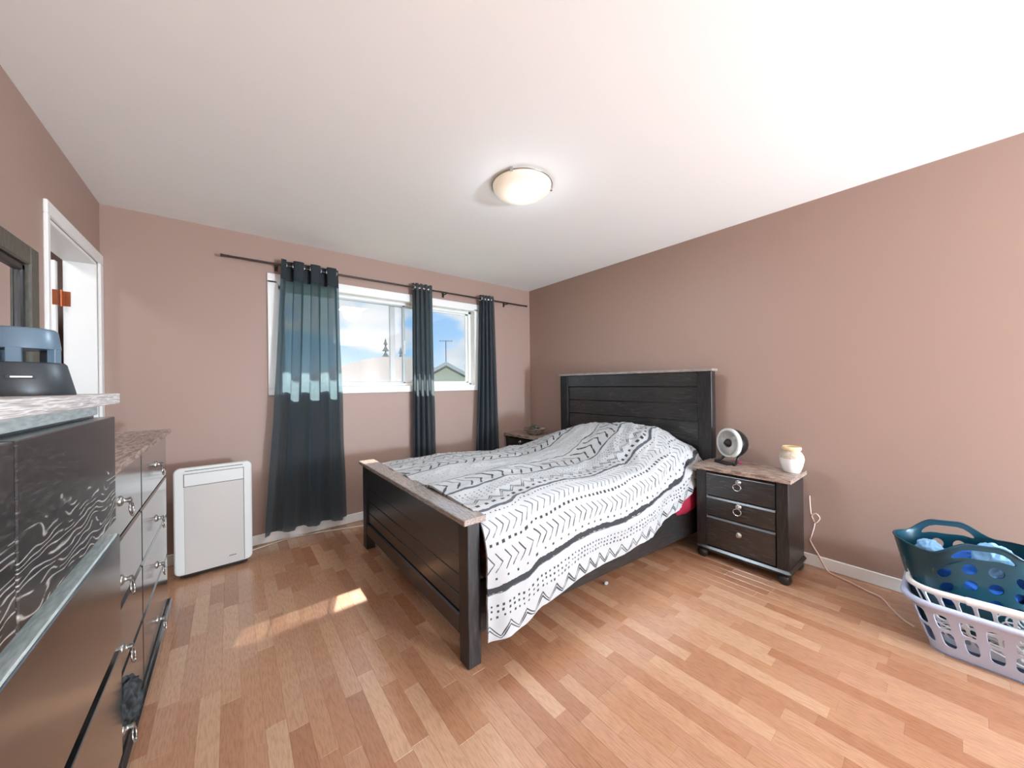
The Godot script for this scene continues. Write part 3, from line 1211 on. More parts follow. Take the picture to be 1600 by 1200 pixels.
func make_nightstand(label: String) -> Node3D:
	# local axes as in the room: front towards -x, width along z; origin at the middle of its footprint
	var t := thing("nightstand", label, "nightstand", Vector3.ZERO, 0.0, "pair of black nightstands beside the bed")
	var W := 0.285
	var D := 0.182
	pbox("top", Vector3(-D, 0.622, -W), Vector3(D, 0.650, W), M.rustic_z, t, 0.002)
	var xf := -D + 0.018
	var b := MB.new()
	b.box(Vector3(xf + 0.022, 0.088, -W + 0.018), Vector3(D - 0.008, 0.622, W - 0.018), 0.003)
	obj("body", b, M.black_y, t)
	for s in [-1.0, 1.0]:
		var z0: float = (W - 0.016) * s
		var z1: float = (W - 0.082) * s
		pbox("stile", Vector3(xf, 0.088, minf(z0, z1)), Vector3(xf + 0.03, 0.620, maxf(z0, z1)), M.black_y, t, 0.004)
	var rows := [[0.452, 0.616, 0.574], [0.314, 0.448, 0.412], [0.100, 0.310, 0.226]]
	for i in 3:
		var d := MB.new()
		var r: Array = rows[i]
		# front with a sloped lip along its top
		var o := PackedVector2Array([Vector2(0, r[0]), Vector2(0.024, r[0]), Vector2(0.024, r[1]), Vector2(0.012, r[1]), Vector2(0, r[1] - 0.018)])
		d.prism(o, Vector3(xf - 0.002, 0, -W + 0.085), Vector3(1, 0, 0), Vector3.UP, Vector3(0, 0, 2 * W - 0.17))
		var dr := obj("drawer_front", d, M.black_z, t)
		ring_pull(dr, Vector3(xf - 0.002, r[2], 0.0), Vector3(-1, 0, 0), i < 2)
	var m := MB.new()
	m.box(Vector3(-D + 0.004, 0.058, -W + 0.004), Vector3(D - 0.002, 0.090, W - 0.004), 0.013)
	obj("base_moulding", m, M.black_z, t)
	for sx in [-1.0, 1.0]:
		for sz in [-1.0, 1.0]:
			var f := MB.new()
			f.lathe([Vector2(0, 0), Vector2(0.024, 0), Vector2(0.032, 0.012), Vector2(0.038, 0.030), Vector2(0.034, 0.048), Vector2(0.026, 0.056), Vector2(0.03, 0.064)], 20, Transform3D(Basis.IDENTITY, Vector3(sx * (D - 0.048), 0, sz * (W - 0.048))))
			obj("bun_foot", f, M.black_y, t)
	return t


func build_nightstands() -> void:
	var a := make_nightstand("black three-drawer nightstand with plank top holding the fan and the pot")
	a.position = Vector3(2.776, 0, -0.897)
	a.rotation.y = 0.0
	var b: Node3D = a.duplicate()
	b.name = numbered("nightstand")
	add_child(b)
	b.position = Vector3(2.776, 0, -3.135)
	b.set_meta("label", "black nightstand in the far corner, mostly hidden behind the bed")


func build_dresser() -> void:
	var fx := -0.287           # drawer faces
	var z0 := -2.79            # far end
	var z1 := -1.345           # near end
	var bx0 := XL + 0.02
	var t := thing("dresser", "long black eight-drawer dresser with plank top against the wall with the door", "dresser")
	pbox("top", Vector3(bx0, 0.985, z0 - 0.018), Vector3(fx + 0.018, 1.008, z1 + 0.018), M.rustic_z, t, 0.002)
	pbox("body", Vector3(bx0, 0.04, z0), Vector3(fx - 0.022, 0.985, z1), M.gloss_z, t)
	for z in [z0, z1 - 0.02]:
		pbox("stile", Vector3(fx - 0.03, 0.04, z), Vector3(fx - 0.004, 0.983, z + 0.02), M.black_y, t)
	pbox("plinth", Vector3(bx0, 0.0, z0 - 0.012), Vector3(fx + 0.018, 0.048, z1 + 0.012), M.gloss_z, t, 0.008)
	var rows := [[0.757, 0.978, 0.872], [0.535, 0.746, 0.612], [0.312, 0.524, 0.386], [0.056, 0.301, 0.120]]
	var zm := (z0 + z1) / 2
	for c in 2:
		var za: float = z0 + 0.023 if c == 0 else zm + 0.004
		var zb: float = zm - 0.004 if c == 0 else z1 - 0.023
		for r in rows:
			var d := pbox("drawer_front", Vector3(fx - 0.022, r[0], za), Vector3(fx, r[1], zb), M.gloss_z, t, 0.006)
			ring_pull(d, Vector3(fx, r[2], (za + zb) / 2), Vector3(1, 0, 0))
	# mirror standing on the dresser
	var m := thing("dresser_mirror", "dark olive framed mirror standing at the back of the long dresser", "mirror")
	var mx := XL + 0.012
	var yb := 1.02
	var yt := 1.808
	var mz0 := -2.335
	var mz1 := -1.60
	var fr := 0.078
	for e in [[mz0, mz0 + fr, yb, yt], [mz1 - fr, mz1, yb, yt]]:
		pbox("frame_side", Vector3(mx, e[2], e[0]), Vector3(mx + 0.032, e[3], e[1]), M.mirror_frame, m, 0.006)
	pbox("frame_rail", Vector3(mx, yt - fr, mz0 + fr), Vector3(mx + 0.032, yt, mz1 - fr), M.mirror_frame, m, 0.006)
	pbox("frame_rail", Vector3(mx, yb, mz0 + fr), Vector3(mx + 0.032, yb + fr, mz1 - fr), M.mirror_frame, m, 0.006)
	var lip := MB.new()
	var li := 0.028
	lip.box(Vector3(mx, yb + fr, mz0 + fr), Vector3(mx + 0.018, yt - fr, mz0 + fr + li), 0.005)
	lip.box(Vector3(mx, yb + fr, mz1 - fr - li), Vector3(mx + 0.018, yt - fr, mz1 - fr), 0.005)
	lip.box(Vector3(mx, yt - fr - li, mz0 + fr), Vector3(mx + 0.018, yt - fr, mz1 - fr), 0.005)
	lip.box(Vector3(mx, yb + fr, mz0 + fr), Vector3(mx + 0.018, yb + fr + li, mz1 - fr), 0.005)
	obj("inner_lip", lip, M.black_y, m)
	pbox("mirror_glass", Vector3(mx, yb + fr + li - 0.004, mz0 + fr + li - 0.004), Vector3(mx + 0.006, yt - fr - li + 0.004, mz1 - fr - li + 0.004), M.mirror, m, 0.0)
	pbox("foot", Vector3(mx, 1.008, mz0 + 0.05), Vector3(mx + 0.03, 1.022, mz1 - 0.05), M.mirror_frame, m, 0.002)


func build_chest() -> void:
	var t := thing("chest_of_drawers", "tall dark chest of drawers with a limed plank top, nearest the camera", "chest")
	var zf := -1.166
	var zn := -0.245
	var x0 := XL + 0.02
	var bxf := -0.232
	pbox("top", Vector3(x0, 1.2085, -1.187), Vector3(-0.197, 1.2315, zn + 0.02), M.limed_z, t, 0.0015)
	pbox("body", Vector3(x0, 0.05, zf), Vector3(bxf, 1.2085, zn), M.gloss_z, t)
	pbox("plinth", Vector3(x0, 0.0, zf - 0.01), Vector3(-0.205, 0.09, zn + 0.01), M.gloss_z, t, 0.006)
	var zm := -0.695
	var f1 := 0.952
	for e in [[-1.156, zm - 0.003], [zm + 0.003, zn + 0.008]]:
		var d := MB.new()
		d.box(Vector3(bxf, f1, e[0]), Vector3(-0.2, 1.181, e[1]), 0.0015)
		var o := obj("drawer_front", d, M.chest_front, t)
		# flat map over the front: grain along the drawer
		o.mesh = front_mapped(d, e[0], e[1], f1, 1.181)
	for y in [[0.683, 0.917], [0.423, 0.657], [0.12, 0.397]]:
		pbox("drawer_front", Vector3(bxf, y[0], -1.172), Vector3(-0.197, y[1], zn + 0.008), M.gloss_z, t, 0.0015)
	pbox("frieze", Vector3(bxf, 1.186, zf + 0.004), Vector3(bxf + 0.006, 1.2075, zn - 0.004), M.weathered, t, 0.001)
	pbox("drawer_rail", Vector3(bxf, 0.9175, -1.158), Vector3(-0.199, 0.923, zn), M.weathered, t, 0.0008)


func front_mapped(d: MB, z0: float, z1: float, y0: float, y1: float) -> ArrayMesh:
	for i in d.v.size():
		d.t[i] = Vector2((d.v[i].z - z0) / (z1 - z0), 1.0 - (d.v[i].y - y0) / (y1 - y0))
	return d.mesh()


# ---------------------------------------------------------------- portable air conditioner
func build_air_conditioner() -> void:
	var t := thing("air_conditioner", "white portable air conditioner standing by the window wall beside the dresser", "air conditioner", Vector3(-0.09, 0, -3.12), deg_to_rad(2.5))
	var W := 0.203
	var H := 0.722
	var y0 := 0.032
	# shell: rounded outline pushed back to the wall
	var o := rounded(-W, y0, W, H, 0.035)
	var b := MB.new()
	var back := rounded(-W + 0.012, y0, W - 0.012, H - 0.215, 0.05)
	var loft := []
	for e in [[-0.015, 0.0], [-0.06, 0.06], [-0.27, 1.0]]:
		var row := []
		for i in o.size() + 1:
			var q: Vector2 = o[i % o.size()].lerp(back[i % o.size()], e[1])
			row.append(Vector3(q.x, q.y, e[0]))
		loft.append(row)
	b.sheet(loft, [])
	b.prism(back, Vector3(0, 0, -0.272), Vector3.RIGHT, Vector3.UP, Vector3(0, 0, 0.002))
	obj("shell", b, M.plastic_white, t)
	# front bezel with softened edge
	var bz := MB.new()
	var rings := []
	for e in [[0.0, -0.015], [0.0, -0.002], [0.0015, 0.004], [0.005, 0.008], [0.010, 0.0095]]:
		var oo := rounded(-W + e[0], y0 + e[0], W - e[0], H - e[0], 0.035 - e[0])
		var row := []
		for q in oo:
			row.append(Vector3(q.x, q.y, e[1]))
		row.append(row[0])
		rings.append(row)
	bz.sheet(rings, [])
	var face := rounded(-W + 0.010, y0 + 0.010, W - 0.010, H - 0.010, 0.025)
	bz.prism(face, Vector3(0, 0, 0.0075), Vector3.RIGHT, Vector3.UP, Vector3(0, 0, 0.002))
	obj("bezel", bz, M.plastic_white, t)
	# sunk central panel and flap
	var pl := -W + 0.052
	var pr := W - 0.048
	pbox("front_panel", Vector3(pl, y0 + 0.004, 0.008), Vector3(pr, 0.600, 0.0118), M.plastic_grey, t, 0.002)
	pbox("outlet_flap", Vector3(pl, 0.603, 0.008), Vector3(pr, 0.680, 0.0125), M.plastic_white, t, 0.002)
	pbox("flap_gap", Vector3(pl - 0.003, 0.600, 0.0092), Vector3(pr + 0.003, 0.683, 0.0099), M.slot, t, 0.0)
	pbox("panel_gap", Vector3(pr, y0 + 0.01, 0.0092), Vector3(pr + 0.003, 0.61, 0.0099), M.slot, t, 0.0)
	pbox("upper_strip", Vector3(pl, 0.686, 0.008), Vector3(pr, 0.698, 0.0118), M.plastic_white, t, 0.002)
	pbox("air_slot", Vector3(pl + 0.004, 0.7005, 0.0092), Vector3(pr - 0.004, 0.7045, 0.0100), M.slot, t, 0.0)
	var bd := MB.new()
	for k in 7:
		bd.box(Vector3(pr - 0.083 + k * 0.0058, 0.086, 0.0117), Vector3(pr - 0.0785 + k * 0.0058, 0.0915 + 0.0012 * (k % 2), 0.0122), 0.0)
	obj("badge", bd, M.ink, t)
	var base := MB.new()
	base.box(Vector3(-W + 0.03, 0.012, -0.25), Vector3(W - 0.03, y0 + 0.002, -0.01), 0.004)
	obj("base", base, M.plastic_black, t)
	for sx in [-1.0, 1.0]:
		for z in [-0.22, -0.04]:
			var c := MB.new()
			c.lathe([Vector2(0, -0.012), Vector2(0.015, -0.012), Vector2(0.016, 0), Vector2(0.015, 0.012), Vector2(0, 0.012)], 14, Transform3D(Basis(Vector3(0, 1, 0), Vector3(1, 0, 0), Vector3(0, 0, -1)), Vector3(sx * (W - 0.06), 0.016, z)))
			obj("caster", c, M.rubber, t)


func rounded(x0: float, y0: float, x1: float, y1: float, r: float, n := 6) -> PackedVector2Array:
	var out := PackedVector2Array()
	for c in [[x1 - r, y0 + r, -PI / 2], [x1 - r, y1 - r, 0.0], [x0 + r, y1 - r, PI / 2], [x0 + r, y0 + r, PI]]:
		for k in n + 1:
			var an: float = c[2] + PI / 2 * k / n
			out.append(Vector2(c[0] + cos(an) * r, c[1] + sin(an) * r))
	return out


# ---------------------------------------------------------------- curtains
const ROD_Z := -3.352
const ROD_Y := 2.216


func build_curtains() -> void:
	var r := thing("curtain_rod", "thin dark curtain rod running above the whole window", "curtain rod")
	var b := MB.new()
	b.tube([Vector3(-0.037, ROD_Y, ROD_Z), Vector3(2.915, ROD_Y, ROD_Z)], 0.0085, 12)
	obj("rod", b, M.rod, r)
	for x in [-0.037, 2.915]:
		var f := MB.new()
		var s := -1.0 if x < 0 else 1.0
		f.tube([Vector3(x - 0.004 * s, ROD_Y, ROD_Z), Vector3(x + 0.012 * s, ROD_Y, ROD_Z)], 0.0105, 12)
		obj("end_cap", f, M.rod, r)
	for x in [0.30, 1.80, 2.62]:
		var k := MB.new()
		k.box(Vector3(x - 0.006, ROD_Y - 0.014, ZB), Vector3(x + 0.006, ROD_Y - 0.006, ROD_Z), 0.001)
		k.box(Vector3(x - 0.012, ROD_Y - 0.035, ZB), Vector3(x + 0.012, ROD_Y + 0.02, ZB + 0.004), 0.001)
		obj("bracket", k, M.rod, r)
	var g := "blue-black grommet curtains on the rod"
	curtain("wide sheer dark curtain covering the window's end nearest the air conditioner", 0.325, 0.752, 0.19, 0.80, 3.5, 0.038, 0.048, M.curtain, M.curtain_hem, g, 3, 0.0)
	curtain("narrow bunched dark curtain hanging in the middle of the window", 1.425, 1.616, 1.405, 1.645, 4.0, 0.034, 0.038, M.curtain_thick, M.curtain_thick, g, 8, 0.9)
	curtain("narrow bunched dark curtain at the window's end nearest the headboard", 2.222, 2.392, 2.118, 2.462, 4.0, 0.034, 0.042, M.curtain_thick, M.curtain_thick, g, 15, 0.3)


func curtain(label: String, xl: float, xr: float, bl: float, br: float, folds: float, a0: float, a1: float, m: Material, top_m: Material, group: String, seed_: int, ph: float) -> void:
	var t := thing("curtain", label, "curtain", Vector3.ZERO, 0.0, group)
	var n := FastNoiseLite.new()
	n.seed = seed_
	n.frequency = 1.0
	var top := ROD_Y + 0.042
	var bot := 0.085
	var pt := func(u: float, v: float) -> Vector3:
		# v 0 at the top, 1 at the hem
		var w := v * v * 0.35 + v * 0.65
		var x := lerpf(lerpf(xl, xr, u), lerpf(bl, br, u), w)
		var am := lerpf(a0, a1, v) * (0.8 + 0.35 * n.get_noise_2d(u * 9.0, v * 0.8))
		var an := u * TAU * folds + ph + 0.7 * n.get_noise_2d(u * 3.0 + 9.0, v * 1.3) * v
		var z := ROD_Z + am * cos(an)
		x += 0.020 * (xr - xl) / 0.43 * sin(an * 2.0) * (1.0 - 0.5 * v)
		var y := lerpf(top, bot, v)
		if v > 0.98:
			y += 0.012 * n.get_noise_1d(u * 6.0)
		return Vector3(x, y, z)
	var hem := 0.072      # the doubled heading with the grommets
	for part in 2:
		var v0 := 0.0 if part == 0 else hem
		var v1 := hem if part == 0 else 1.0
		var rows := 5 if part == 0 else 44
		var p := []
		for i in rows + 1:
			var row := []
			for j in 161:
				row.append(pt.call(j / 160.0, lerpf(v0, v1, float(i) / rows)))
			p.append(row)
		var b := MB.new()
		b.sheet(p, [])
		obj("heading" if part == 0 else "panel", b, top_m if part == 0 else m, t)
	for k in int(folds * 2):
		var u := (PI / 2 + PI * k - ph) / (TAU * folds)
		if u < 0.02 or u > 0.98:
			continue
		var c: Vector3 = pt.call(u, 0.02)
		c.y = ROD_Y
		var e2: Vector3 = (pt.call(u + 0.01, 0.02) - pt.call(u - 0.01, 0.02)).normalized()
		var nn := Vector3.UP.cross(e2).normalized()
		var gr := MB.new()
		var ring := []
		for q in 20:
			var an2 := TAU * q / 20
			ring.append(c + (e2 * cos(an2) + Vector3.UP * sin(an2)) * 0.020)
		gr.tube(ring, 0.0046, 8, true)
		obj("grommet", gr, M.chrome, t)


# ---------------------------------------------------------------- lamps
func dome_lamp(label: String, at: Vector3, r: float, depth: float, energy: float, col: Color, light_name: String) -> void:
	var t := thing("ceiling_lamp", label, "ceiling lamp", at)
	var base := MB.new()
	base.lathe([Vector2(0, 0), Vector2(r * 0.93, 0), Vector2(r * 0.94, -0.002), Vector2(r * 0.93, -0.011), Vector2(r * 0.88, -0.014), Vector2(0, -0.014)], 48)
	obj("mounting_pan", base, M.white_paint, t)
	var d := MB.new()
	var pf := []
	for k in 15:
		var an := PI / 2 * k / 14.0
		pf.append(Vector2(r * 0.965 * cos(an), -0.014 - (depth - 0.014) * sin(an)))
	pf.push_front(Vector2(r * 0.955, -0.010))
	d.lathe(pf, 48)
	# lathe profiles run downwards here, so the faces look outwards
	obj("opal_bowl", d, M.opal, t)
	var rg := MB.new()
	var pts := []
	for k in 48:
		var an2 := TAU * k / 48
		pts.append(Vector3(cos(an2) * r * 0.985, -0.012, sin(an2) * r * 0.985))
	rg.tube(pts, 0.0035, 6, true)
	obj("rim", rg, M.pewter, t)
	for k in 3:
		var an3 := TAU * k / 3 + 0.5
		var q := Vector3(cos(an3), 0, sin(an3)) * r
		var c := MB.new()
		c.box(Vector3(-0.006, -0.024, -0.007), Vector3(0.005, 0.0, 0.007), 0.001, Transform3D(Basis(Vector3.UP, -an3), q))
		obj("clip", c, M.chrome, t)
	# most of the light leaves downwards from the bowl, a little of it sideways
	var l := AreaLight3D.new()
	l.name = light_name
	add_child(l)
	l.position = at + Vector3(0, -depth - 0.012, 0)
	l.rotation = Vector3(-PI / 2, 0, 0)
	l.area_size = Vector2(r * 1.7, r * 1.7)
	l.light_energy = energy
	l.light_color = col
	l.area_range = 12.0
	l.area_attenuation = 2.0
	l.shadow_enabled = true
	var g := OmniLight3D.new()
	g.name = light_name + "_glow"
	add_child(g)
	g.position = at + Vector3(0, -depth - 0.06, 0)
	g.light_energy = energy * 0.03
	g.light_color = col
	g.light_size = r * 0.7
	g.omni_range = 12.0
	g.omni_attenuation = 2.0
	g.shadow_enabled = true


func build_lamps() -> void:
	dome_lamp("round opal glass dome lamp on the bedroom ceiling", Vector3(1.380, CEIL, -1.612), 0.182, 0.085, 1.7, Color(0.87, 0.94, 1.0), "bedroom_lamp_light")
	dome_lamp("unseen small dome lamp lighting the room beyond the open door", Vector3(-1.30, CEIL, -2.75), 0.14, 0.08, 0.6, Color(0.95, 0.97, 1.0), "unseen_hall_lamp_light")  # out of view, placed to brighten the open doorway
	# added fill light: a white-shaded floor lamp out of view behind the camera
	var lp := Vector3(2.4, 0, 3.2)
	var t := thing("added_fill_lamp", "white floor lamp added as fill light, unseen behind the camera", "floor lamp", lp)
	var b := MB.new()
	b.lathe([Vector2(0, 0), Vector2(0.14, 0), Vector2(0.14, 0.012), Vector2(0.02, 0.03), Vector2(0.012, 0.05)], 28)
	obj("base", b, M.white_paint, t)
	var p := MB.new()
	p.tube([Vector3(0, 0.03, 0), Vector3(0, 0.74, 0)], 0.011, 10)
	obj("pole", p, M.white_paint, t)
	var s := MB.new()
	s.lathe([Vector2(0, 0.72), Vector2(0.12, 0.75), Vector2(0.20, 0.84), Vector2(0.22, 0.94), Vector2(0.20, 1.04), Vector2(0.12, 1.13), Vector2(0, 1.16)], 32)
	obj("lamp_shade", s, M.opal, t)
	var l := OmniLight3D.new()
	l.name = "added_fill_light"
	add_child(l)
	l.position = lp + Vector3(0, 0.94, 0)
	l.light_energy = 18.0
	l.light_color = Color(0.82, 0.92, 1.0)
	l.light_size = 0.2
	l.omni_range = 14.0
	l.omni_attenuation = 2.0
	l.shadow_enabled = true


# ---------------------------------------------------------------- laundry baskets
func rrect(u: float, a: float, b: float, r: float) -> Vector2:
	# a point round a rounded rectangle of half sizes a, b, measured by length; u = 0 in the middle of the -x side, going towards +z
	u = fposmod(u, 1.0)
	var sx := 2 * (a - r)
	var sz := 2 * (b - r)
	var q := PI / 2 * r
	var tot := 2 * sx + 2 * sz + 4 * q
	var s := u * tot + sz / 2
	if s > tot:
		s -= tot
	if s < sz:
		return Vector2(-a, -b + r + s)
	s -= sz
	if s < q:
		var an := s / r
		return Vector2(-a + r - r * cos(an), b - r + r * sin(an))
	s -= q
	if s < sx:
		return Vector2(-a + r + s, b)
	s -= sx
	if s < q:
		var an2 := s / r
		return Vector2(a - r + r * sin(an2), b - r + r * cos(an2))
	s -= q
	if s < sz:
		return Vector2(a, b - r - s)
	s -= sz
	if s < q:
		var an3 := s / r
		return Vector2(a - r + r * cos(an3), -b + r - r * sin(an3))
	s -= q
	if s < sx:
		return Vector2(a - r - s, -b)
	s -= sx
	var an4 := s / r
	return Vector2(-a + r - r * sin(an4), -b + r - r * cos(an4))


func basket_fn(h: Callable, lo: Vector2, hi: Vector2, r0: float, r1: float) -> Callable:
	return func(u: float, v: float, d: float) -> Vector3:
		var k := v
		var q := rrect(u, lerpf(lo.x, hi.x, k) - d, lerpf(lo.y, hi.y, k) - d, lerpf(r0, r1, k))
		return Vector3(q.x, h.call(u, v), q.y)


func build_baskets() -> void:
	# grey-blue basket on the floor, its long front towards the room
	var gp := Vector3(2.685, 0, 0.165)
	var g := thing("laundry_basket", "pale grey-blue slotted laundry basket standing on the floor, outermost of the stack", "laundry basket", gp, 0.0, "stacked laundry baskets")
	var H := 0.232
	var f := basket_fn(func(_u, v): return 0.008 + v * (H - 0.008), Vector2(0.185, 0.250), Vector2(0.250, 0.318), 0.06, 0.10)
	var cells := []
	var cols := 28
	for k in cols:
		var u0 := (k - 0.5) / float(cols)
		var u1 := (k + 0.5) / float(cols)
		var uc := (u0 + u1) / 2
		cells.append([u0, u1, 0.0, 0.14, null])
		cells.append([u0, u1, 0.14, 0.50, [uc, 0.33, (u1 - u0) * 0.30, 0.15, 4.0]])
		cells.append([u0, u1, 0.50, 0.86, [uc, 0.68, (u1 - u0) * 0.30, 0.15, 4.0]])
		cells.append([u0, u1, 0.86, 1.0, null])
	var b := MB.new()
	b.pierced(f, cells, 0.003, 0.02)
	obj("body", b, M.basket_grey, g)
	var rim := MB.new()
	var pts := []
	for k in 96:
		var q: Vector3 = f.call(k / 96.0, 1.0, 0.0)
		pts.append(q * Vector3(1.03, 1, 1.025))
	rim.tube(pts, 0.0135, 10, true)
	obj("rim", rim, M.basket_grey, g)
	var fl := MB.new()
	floor_disc(fl, f, 0.004)
	obj("base", fl, M.basket_grey, g)

	# white slatted basket nested in it, tipped up a little at the far side from the nightstand
	var wp := Vector3(2.70, 0.045, 0.175)
	var w := thing("slatted_basket", "white slatted laundry basket nested inside the grey-blue one", "laundry basket", wp, 0.0, "stacked laundry baskets")
	w.rotation.x = -0.035
	var HW := 0.258
	var fw := basket_fn(func(_u, v): return v * HW, Vector2(0.165, 0.225), Vector2(0.245, 0.312), 0.06, 0.10)
	var wc := []
	var wn := 40
	for k in wn:
		var u0 := (k - 0.5) / float(wn)
		var u1 := (k + 0.5) / float(wn)
		var uc := (u0 + u1) / 2
		wc.append([u0, u1, 0.0, 0.10, null])
		wc.append([u0, u1, 0.10, 0.44, [uc, 0.27, (u1 - u0) * 0.39, 0.15, 9.0]])
		wc.append([u0, u1, 0.44, 0.92, [uc, 0.68, (u1 - u0) * 0.39, 0.22, 9.0]])
		wc.append([u0, u1, 0.92, 1.0, null])
	var wb := MB.new()
	wb.pierced(fw, wc, 0.004, 0.02)
	obj("body", wb, M.basket_white, w)
	var wr := MB.new()
	var wpts := []
	for k in 96:
		wpts.append(fw.call(k / 96.0, 0.975, 0.0) * Vector3(1.015, 1, 1.012))
	wr.tube(wpts, 0.0125, 10, true)
	# thicker hand grip in the middle of the long front
	var grip := []
	for k in 13:
		grip.append(fw.call(-0.075 + 0.15 * k / 12.0 + 0.005, 0.965, -0.004))
	wr.tube(grip, 0.0165, 10)
	obj("rim", wr, M.basket_white, w)
	var wf := MB.new()
	floor_disc(wf, fw, 0.002)
	obj("base", wf, M.basket_white, w)

	# flexible teal tub
	var tp := Vector3(2.665, 0.085, 0.035)
	var t := thing("tub_basket", "teal flexible tub with oval holes and looped handles on top of the stack", "laundry basket", tp, 0.32, "stacked laundry baskets")
	t.rotation.x = -0.05
	var rimh := func(u: float) -> float:
		# handles over the two long sides
		var w1 := fposmod(u + 0.25, 0.5) - 0.25
		return 0.378 + 0.072 * (1.0 - smoothstep(0.030, 0.125, absf(w1))) + 0.012 * cos(TAU * 2 * u + PI)
	var ft := basket_fn(func(u, v): return v * rimh.call(u), Vector2(0.120, 0.155), Vector2(0.165, 0.222), 0.115, 0.155)
	var tc := []
	for half in 2:
		var o := half * 0.5
		# under the handle: the grip hole, then three rows of four
		tc.append([o - 0.125, o + 0.125, 0.83, 1.0, [o, 0.905, 0.072, 0.045, 2.2]])
		for k in 4:
			var u0: float = o - 0.125 + k * 0.0625
			var u1: float = u0 + 0.0625
			for r in 3:
				var v0 := 0.83 - (r + 1) * 0.165
				tc.append([u0, u1, v0, v0 + 0.165, [(u0 + u1) / 2, v0 + 0.085, 0.0185, 0.052, 2.0]])
			tc.append([u0, u1, 0.0, 0.335, null])
		# plain corner, then a pair of columns on the short end, then plain again
		tc.append([o + 0.125, o + 0.205, 0.0, 1.0, null])
		for k in 2:
			var u2: float = o + 0.205 + k * 0.045
			for r in 3:
				var v2 := 0.83 - (r + 1) * 0.165
				tc.append([u2, u2 + 0.045, v2, v2 + 0.165, [u2 + 0.0225, v2 + 0.085, 0.0135, 0.05, 2.0]])
			tc.append([u2, u2 + 0.045, 0.0, 0.335, null])
			tc.append([u2, u2 + 0.045, 0.83, 1.0, null])
		tc.append([o + 0.295, o + 0.375, 0.0, 1.0, null])
	var tb := MB.new()
	tb.pierced(ft, tc, 0.0035, 0.012)
	tb.rim_edge(ft, 1.0, 0.0035, 160)
	obj("body", tb, M.basket_teal, t)
	var tr := MB.new()
	var tpts := []
	for k in 160:
		tpts.append(ft.call(k / 160.0, 1.0, 0.0016))
	tr.tube(tpts, 0.0042, 8, true)
	obj("rolled_rim", tr, M.basket_teal, t)
	var tf := MB.new()
	floor_disc(tf, ft, 0.003)
	obj("base", tf, M.basket_teal, t)

	# clothes in the tub
	cloth_lump("folded_cloth", "royal blue folded cloth filling the teal tub", "cloth", tp + Vector3(0.0, 0.20, 0.0), Vector3(0.125, 0.15, 0.165), 0.008, 3, M.cloth_blue, 0.32)
	cloth_lump("folded_cloth", "pale blue cloth peaking inside the teal tub's front handle", "cloth", tp + Vector3(-0.045, 0.335, 0.065), Vector3(0.055, 0.085, 0.060), 0.006, 8, M.cloth_light, 0.1)
	cloth_lump("folded_cloth", "light blue cloth corner at the teal tub's end by the nightstand", "cloth", tp + Vector3(-0.03, 0.325, -0.118), Vector3(0.045, 0.052, 0.040), 0.004, 12, M.cloth_light, 0.5)
	# white hangers tipped into the baskets
	for k in 9:
		hanger(k)


func floor_disc(b: MB, f: Callable, y: float) -> void:
	for k in 96:
		var a: Vector3 = f.call(k / 96.0, 0.0, 0.0)
		var c: Vector3 = f.call((k + 1) / 96.0, 0.0, 0.0)
		var m := Vector3(0, y, 0)
		b.tri(Vector3(a.x, y, a.z), Vector3(c.x, y, c.z), m, Vector3.UP, Vector3.UP, Vector3.UP)
		b.tri(Vector3(a.x, y - 0.003, a.z), Vector3(c.x, y - 0.003, c.z), m - Vector3(0, 0.003, 0), Vector3.DOWN, Vector3.DOWN, Vector3.DOWN)


func cloth_lump(called: String, label: String, cat: String, at: Vector3, size: Vector3, rough: float, seed_: int, m: Material, turn: float) -> void:
	var n := FastNoiseLite.new()
	n.seed = seed_
	n.frequency = 1.0
	n.fractal_octaves = 2
	var p := []
	for i in 33:
		var row := []
		var la := PI * i / 32.0
		for j in 49:
			var lo := TAU * j / 48.0
			var d := Vector3(sin(la) * cos(lo), cos(la), sin(la) * sin(lo))
			var k := pow(pow(absf(d.x), 2.6) + pow(absf(d.y), 2.6) + pow(absf(d.z), 2.6), -1.0 / 2.6)
			var q := d * k * size
			q += d * rough * 2.0 * n.get_noise_3dv(d * 2.2)
			row.append(q)
		p.append(row)
	var b := MB.new()
	b.sheet(p, [])
	for i in b.n.size():
		pass
	var o := obj(called, b, m)
	o.position = at
	o.rotation.y = turn
	tag(o, label, cat)


func hanger(k: int) -> void:
	var t := thing("clothes_hanger", "white plastic clothes hanger jumbled in the white slatted basket", "hanger", Vector3.ZERO, 0.0, "jumbled white hangers in the slatted basket")
	var b := MB.new()
	var w := 0.17
	b.tube([Vector3(-w, 0, 0), Vector3(-0.01, 0.075, 0), Vector3(0.01, 0.075, 0), Vector3(w, 0, 0)], 0.0045, 7, true)
	obj("bar", b, M.basket_white, t)
	var h := MB.new()
	var pts := [Vector3(0, 0.075, 0)]
	for q in 9:
		var an := -PI / 2 + PI * 1.25 * q / 8.0
		pts.append(Vector3(0.024 * cos(an), 0.125 + 0.024 * sin(an), 0))
	h.tube(pts, 0.003, 6)
	obj("hook", h, M.basket_white, t)
	var r := RandomNumberGenerator.new()
	r.seed = 200 + k
	t.position = Vector3(2.503 + 0.0035 * k, 0.085 + r.randf_range(0.0, 0.06), 0.10 + 0.018 * k)
	t.rotation = Vector3(r.randf_range(-0.06, 0.06), PI / 2 + r.randf_range(-0.04, 0.04), r.randf_range(-0.3, 0.3))


